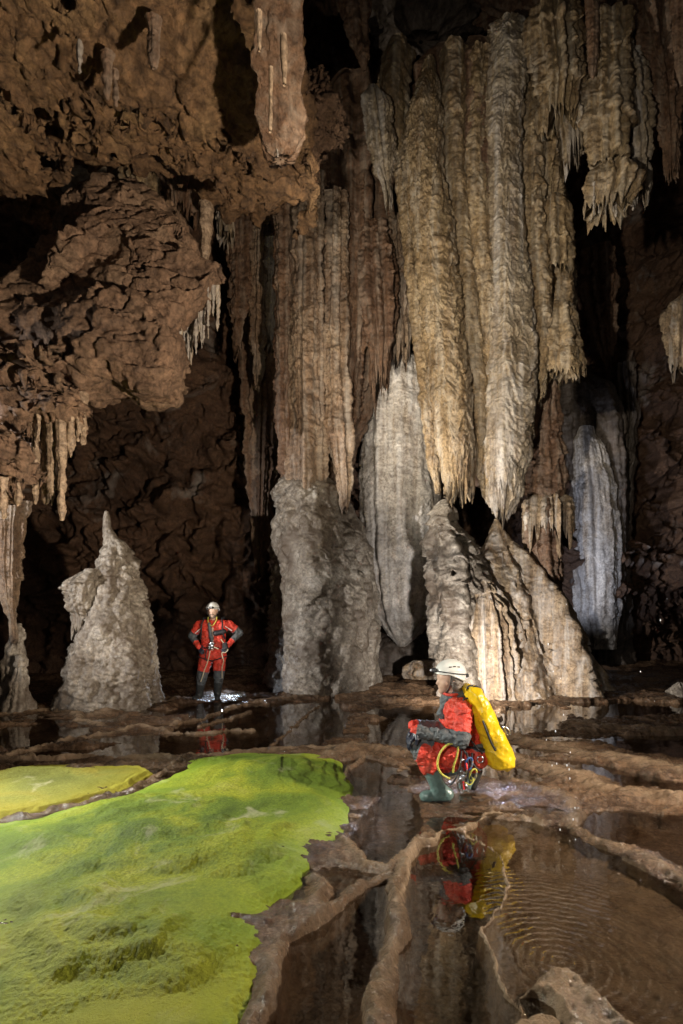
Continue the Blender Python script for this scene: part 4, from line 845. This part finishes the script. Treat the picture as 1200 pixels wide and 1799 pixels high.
# yellow bag on the back
bagr = empty('caving_bag', tuple(J(866, 1345)), 'long yellow waterproof caving bag carried on the crouching caver', 'bag')
M_tmp = M_yel
ob = rock('bag_body', [(814,1209),(822,1204),(838,1207),(852,1228),(870,1260),(886,1295),(897,1326),(896,1340),(884,1347),(866,1347),(852,1340),(844,1315),(836,1285),(826,1250)], YK-.07, YK-.07, .20, .10, .0075, M_yel, None, None, 2, .012, 3., bagr, 0, .014, 0)
add(bagr, 'closure', [sweep([J(814, 1208, -.16), J(820, 1203, -.1), J(836, 1206, .0)], .012, False, 8, 5), sweep([J(818, 1206, -.17), J(828, 1201, -.18), J(838, 1207, -.14)], .008, False, 8, 5)], M_black)
add(bagr, 'side_handle', sweep([J(835, 1256, -.265), J(840, 1272, -.29), J(847, 1290, -.29), J(855, 1304, -.268)], .022, False, 8, 6, .4), M_black)
add(bagr, 'shoulder_strap', [sweep([J(820, 1222, -.13), J(808, 1226, -.14), J(815, 1246, -.205), J(819, 1250, -.21), J(816, 1262, -.2)], .02, False, 8, 6, .35),
     sweep([J(800, 1270, -.235), J(812, 1284, -.225), J(826, 1302, -.215), J(842, 1318, -.17)], .018, False, 8, 6, .35)], M_black)
add(bagr, 'seam', sweep([J(838, 1207, -.02), J(853, 1228, -.03), J(871, 1260, -.03), J(887, 1295, -.03)], .007, False, 6, 6), M_black)
add(bagr, 'haul_ring', sweep([J(886, 1276, 0), J(894, 1282, 0), J(897, 1290, 0), J(891, 1290, 0)], .006, True, 6, 4), M_metal)
# climbing gear clipped to the belt
def biner(px, py, dy, ang, L, mat, label):
    c0 = J(px, py, dy); ca, sa = math.cos(ang), math.sin(ang); pts = []
    for t in np.linspace(0, 2*np.pi, 12, endpoint=False):
        x, z = .026*math.sin(t)*(1+.25*math.cos(t)), L*.5*math.cos(t); pts.append(c0+np.array([x*ca-z*sa, .012*math.sin(2*t), x*sa+z*ca]))
    t_ = empty('carabiner', tuple(c0-np.array([0, 0, L/2])), label, 'carabiner', 'carabiners clipped to the crouching caver')
    add(t_, 'hoop', sweep(pts, .0075, True, 7, 3), mat); add(t_, 'gate', sweep([pts[2], pts[3]*.5+pts[2]*.25+pts[4]*.25, pts[4]], .009, False, 7, 3), M_metal if mat is not M_metal else M_redm)
biner(802, 1330, -.30, .2, .11, M_metal, 'uppermost silver carabiner on the crouching caver with a red gate sleeve')
biner(811, 1326, -.29, -.2, .10, M_blue, 'blue carabiner on the belt of the crouching caver')
biner(797, 1362, -.30, .15, .12, M_metal, 'lower silver carabiner hanging in front of the black sling')
biner(818, 1345, -.28, -.3, .10, M_rope, 'yellow carabiner beside the caving bag')
add_s = one('sling', [sweep([J(800, 1306, -.27), J(796, 1330, -.29), J(788, 1352, -.29), J(780, 1362, -.28)], .013, False, 8, 5, .5), sweep([J(808, 1308, -.27), J(810, 1335, -.29), J(806, 1358, -.28)], .012, False, 8, 5, .5), sweep([J(818, 1310, -.25), J(815, 1340, -.27), J(813, 1362, -.27)], .008, False, 8, 5)], M_black, 'black webbing slings hanging from the belt of the crouching caver', 'sling')
rock('ascender', [(806,1352),(812,1348),(815,1360),(818,1376),(825,1388),(820,1391),(811,1386),(807,1372)], YK-.27, YK-.27, .018, .012, .0045, M_metal, 'silver rope clamp hanging lowest among the gear of the crouching caver', 'ascender', 4, .006, 12, None, 0, .008, 0)
one('cord', [sweep([J(804, 1356, -.31), J(811, 1359, -.32), J(817, 1354, -.31), J(816, 1348, -.30)], .005, False, 7, 6)], M_rope, 'thin yellow cord looped through the gear of the crouching caver', 'cord')

# ---- standing caver (front view, hands on hips)
YS = EYE*F/(1228-HY)
def K(px, py, dy=0.): q = at(px, py, YS); q[1] += dy; return q
r2 = empty('person', tuple(K(367, 1228)), 'caver in red and grey suit standing hands on hips beside the knobbly stalagmite', 'person')
hs = K(374.5, 1074, -.03); fS = np.array([.05, -1, -.1]); fS /= np.linalg.norm(fS); uS = np.array([0, -.1, 1.]); uS -= fS*(uS@fS); uS /= np.linalg.norm(uS)
shr, elr, wrr = K(350, 1098), K(336, 1118, .06), K(351, 1134, -.12)
shl, ell, wll = K(402, 1097), K(419, 1112, .06), K(404, 1132, -.12)
hr, kr, ar = K(363, 1152), K(355, 1190, -.03), K(350, 1220)
hl, kl, al = K(386, 1152), K(385, 1188, -.03), K(382, 1218)
body = head_prims(hs, fS, uS)+[(hs-uS*.06, K(375, 1094), .055, .065), (K(360, 1098), K(390, 1098), .085, .085), (K(375, 1104), K(374, 1140), .12, .11), (K(368, 1150), K(382, 1150), .1, .1)]
for a, b, c_ in ((shr, elr, wrr), (shl, ell, wll)): body += [(a, b, .052, .042), (b, c_, .042, .03), (c_, c_+(c_-b)*.15, .026, .022)]
for a, b, c_ in ((hr, kr, ar), (hl, kl, al)): body += [(a, b, .08, .055), (b, c_, .055, .04), (c_, c_+np.array([0, -.05, -.06]), .032, .03)]
add(r2, 'body', sdf_mesh(body, .0095, .022), M_skin); eyes(r2, hs, fS, uS)
q = lambda a, b, d: hs+fS*a+np.cross(uS, fS)*b+uS*d
add(r2, 'beard', sdf_mesh([(q(.088, -.024, -.05), q(.094, 0, -.046), .012, .012), (q(.088, .024, -.05), q(.094, 0, -.046), .012, .012), (q(.066, -.02, -.1), q(.066, .02, -.1), .026, .026), (q(.05, -.045, -.07), q(.05, -.03, -.1), .022, .022), (q(.05, .045, -.07), q(.05, .03, -.1), .022, .022)], .005, .01, .004, 40), M_hair)
helmet(r2, hs, fS, uS)
suit = [(K(358, 1100), K(391, 1100), .115, .115, 0), (K(366, 1104), K(366, 1142), .125, .125, 0), (K(384, 1104), K(384, 1142), .125, .125, 0), (K(368, 1150), K(382, 1150), .13, .13, 0), (K(375, 1093), K(375, 1100), .08, .1, 0),
  (shr, shr+(elr-shr)*.55, .082, .074, 0), (shr+(elr-shr)*.62, elr, .072, .066, 1), (elr, elr+(wrr-elr)*.6, .066, .052, 1), (elr+(wrr-elr)*.66, wrr+(wrr-elr)*.1, .050, .044, 0),
  (shl, shl+(ell-shl)*.55, .082, .074, 0), (shl+(ell-shl)*.62, ell, .072, .066, 1), (ell, ell+(wll-ell)*.6, .066, .052, 1), (ell+(wll-ell)*.66, wll+(wll-ell)*.1, .050, .044, 0),
  (hr, hr+(kr-hr)*.62, .125, .105, 0), (hr+(kr-hr)*.72, kr, .098, .088, 1), (kr, kr+(ar-kr)*.3, .085, .08, 1),
  (hl, hl+(kl-hl)*.62, .125, .105, 0), (hl+(kl-hl)*.72, kl, .098, .088, 1), (kl, kl+(al-kl)*.3, .085, .08, 1)]
V, Q, tg = sdf_mesh(suit, .0085, .022, .013, 13, seed=9)
put('suit', mesh_np('suit', V, Q, [M_red, M_grey], np.where(tg == 1, 1, 0)), r2)
for kn, an, tx in ((kr, ar, -.05), (kl, al, .02)):
    z0 = K(0, 1228.5)[2]; toe = an+np.array([tx, -.14, 0]); toe[2] = z0+.04
    b_ = add(r2, 'boot', sdf_mesh([(kn+(an-kn)*.05, an, .086, .062), (an, an+np.array([0, 0, -.04]), .062, .056), (an+np.array([0, .02, -.045]), toe, .052, .042)], .008, .02, .006, 12, post=lambda P, D: np.maximum(D, z0-P[..., 2])), M_dboot)
    add(b_, 'sole', sdf_mesh([(np.array([an[0], an[1]+.03, z0+.02]), np.array([toe[0], toe[1]-.01, z0+.02]), .05, .046)], .008, .01, post=lambda P, D: np.maximum(np.maximum(D, z0-.006-P[..., 2]), P[..., 2]-z0-.018)), M_sole)
glove(r2, wrr, (.55, -.35, -.75), (.3, .9, 0), .7, M_glove, 1); glove(r2, wll, (-.55, -.35, -.75), (-.3, .9, 0), .7, M_glove, -1)
add(r2, 'chest_panel', sdf_mesh([(K(371, 1096, -.145), K(374, 1120, -.155), .032, .03), (K(376, 1120, -.155), K(375, 1128, -.15), .03, .026)], .007, .02), M_grey)
add(r2, 'chest_pouch', sdf_mesh([(K(383, 1112, -.16), K(396, 1109, -.13), .05, .045)], .007, .02), M_black)
for sx in (-1, 1):
    cx_ = 376+17*sx; add(r2, 'shoulder_strap', sweep([K(cx_, 1085.5, .06), K(cx_-sx, 1087, -.08), K(cx_+sx*1, 1098, -.155), K(cx_+2*sx, 1112, -.15), K(cx_+sx*4, 1122, -.10)], .024, False, 8, 5, .5), M_black)
for pp in ([K(345, 1112, -.085), K(350, 1108, -.1), K(355, 1104, -.13)], [K(409, 1108, -.075), K(404, 1104, -.1), K(398, 1100, -.135)]): add(r2, 'piping', sweep(pp, .008, False, 6, 4), M_pipe)
belt = [K(375+16.5*math.cos(t), 1139+2*math.sin(t), .165*math.sin(t)) for t in np.linspace(0, 2*np.pi, 16, endpoint=False)]
h2 = add(r2, 'harness', sweep(belt, .024, True, 8, 3, .5), M_black)
for hh in (hr, hl):
    add(h2, 'leg_loop', sweep([hh+np.array([.155*math.cos(t), .145*math.sin(t), -.05+.05*math.cos(t)*(1 if hh is hr else -1)*-1]) for t in np.linspace(0, 2*np.pi, 12, endpoint=False)], .018, True, 8, 3, .5), M_black)
add(r2, 'neck_cord', sweep([K(368, 1084, -.09), K(369, 1092, -.15), K(376, 1099, -.17), K(382, 1092, -.15), K(383, 1084, -.09)], .009, False, 7, 6), M_rope)
one('lanyard', [sweep([K(374, 1130, -.19), K(373, 1146, -.21), K(369, 1162, -.2), K(363, 1176, -.17), K(359, 1188, -.15), K(356, 1196, -.15)], .010, False, 7, 6), sweep([K(374, 1130, -.19), K(380, 1135, -.2), K(388, 1139, -.2)], .009, False, 7, 5)], M_cream, 'pale rope lanyard hanging down the front of the standing caver', 'lanyard')
one('rope', [sweep([K(392, 1122, -.19), K(399, 1132, -.2), K(404, 1140, -.2), K(400, 1145, -.2), K(394, 1146, -.2), K(396, 1160, -.16), K(393, 1172, -.14), K(393, 1190, -.13)], .009, False, 7, 6)], M_cream, 'pale rope trailing from the side of the standing caver to his boot', 'rope')
rock('descender', [(367,1131),(374,1126),(377,1130),(373,1140),(369,1143),(365,1140)], YS-.2, YS-.2, .025, .015, .006, M_metal, 'metal descender on the belt of the standing caver', 'descender', 4, .008, 12, None, 0, .008, 0)
rock('hand_lamp', [(391,1130),(398,1128),(401,1138),(398,1142),(391,1141)], YS-.2, YS-.2, .03, .02, .006, M_black, 'black hand lamp clipped at the side of the standing caver', 'lamp', 4, .008, 12, None, 0, .008, 0)
one('sling', [sweep([K(368, 1140, -.19), K(366, 1150, -.2), K(367, 1160, -.19)], .018, False, 8, 5, .5)], M_black, 'short black sling hanging from the belt of the standing caver', 'sling')

# falling water drops caught in the lamp light
m, nt, P_, out = newmat('water_drop'); P_.inputs['Base Color'].default_value = (.85, .88, .95, 1); P_.inputs['Roughness'].default_value = .05; P_.inputs['Specular IOR Level'].default_value = .9
a_ = np.linspace(0, np.pi, 7)[:, None]; b_ = np.linspace(0, 2*np.pi, 8, endpoint=False)[None, :]
DV = np.stack([.005*np.sin(a_)*np.cos(b_), .005*np.sin(a_)*np.sin(b_), (.007*np.cos(a_)*(1+.5*(np.cos(a_) > 0)*np.cos(a_)))*np.ones_like(b_)], -1).reshape(-1, 3)
dm = mesh_np('water_drop', DV, gridq(7, 8, True), m)
for i, (px, py) in enumerate([(963,1132),(960,1172),(972,1180),(985,1192),(966,1210),(990,1256),(976,1285),(960,1300),(978,1342),(996,1345),(1002,1322),(1000,1352),(1001,1368),(970,1345),(1010,1420),(1007,1440),(984,1458),(1011,1476),(982,1480),(1001,1478),(955,1242),(995,1062),(1160,1090),(1172,1052),(1125,1180),(1150,1232)]):
    Yd = 4.2+((i*7) % 11)*.45; q = at(px, py, Yd)
    if q[2] < .03: q = at(px, py, 4.0)
    o = bpy.data.objects.new('water_drop', dm); COL.objects.link(o); o.location = q
    tag(o, 'tiny bright water drop falling through the air at the right', 'water drop', 'water drops falling at the right')
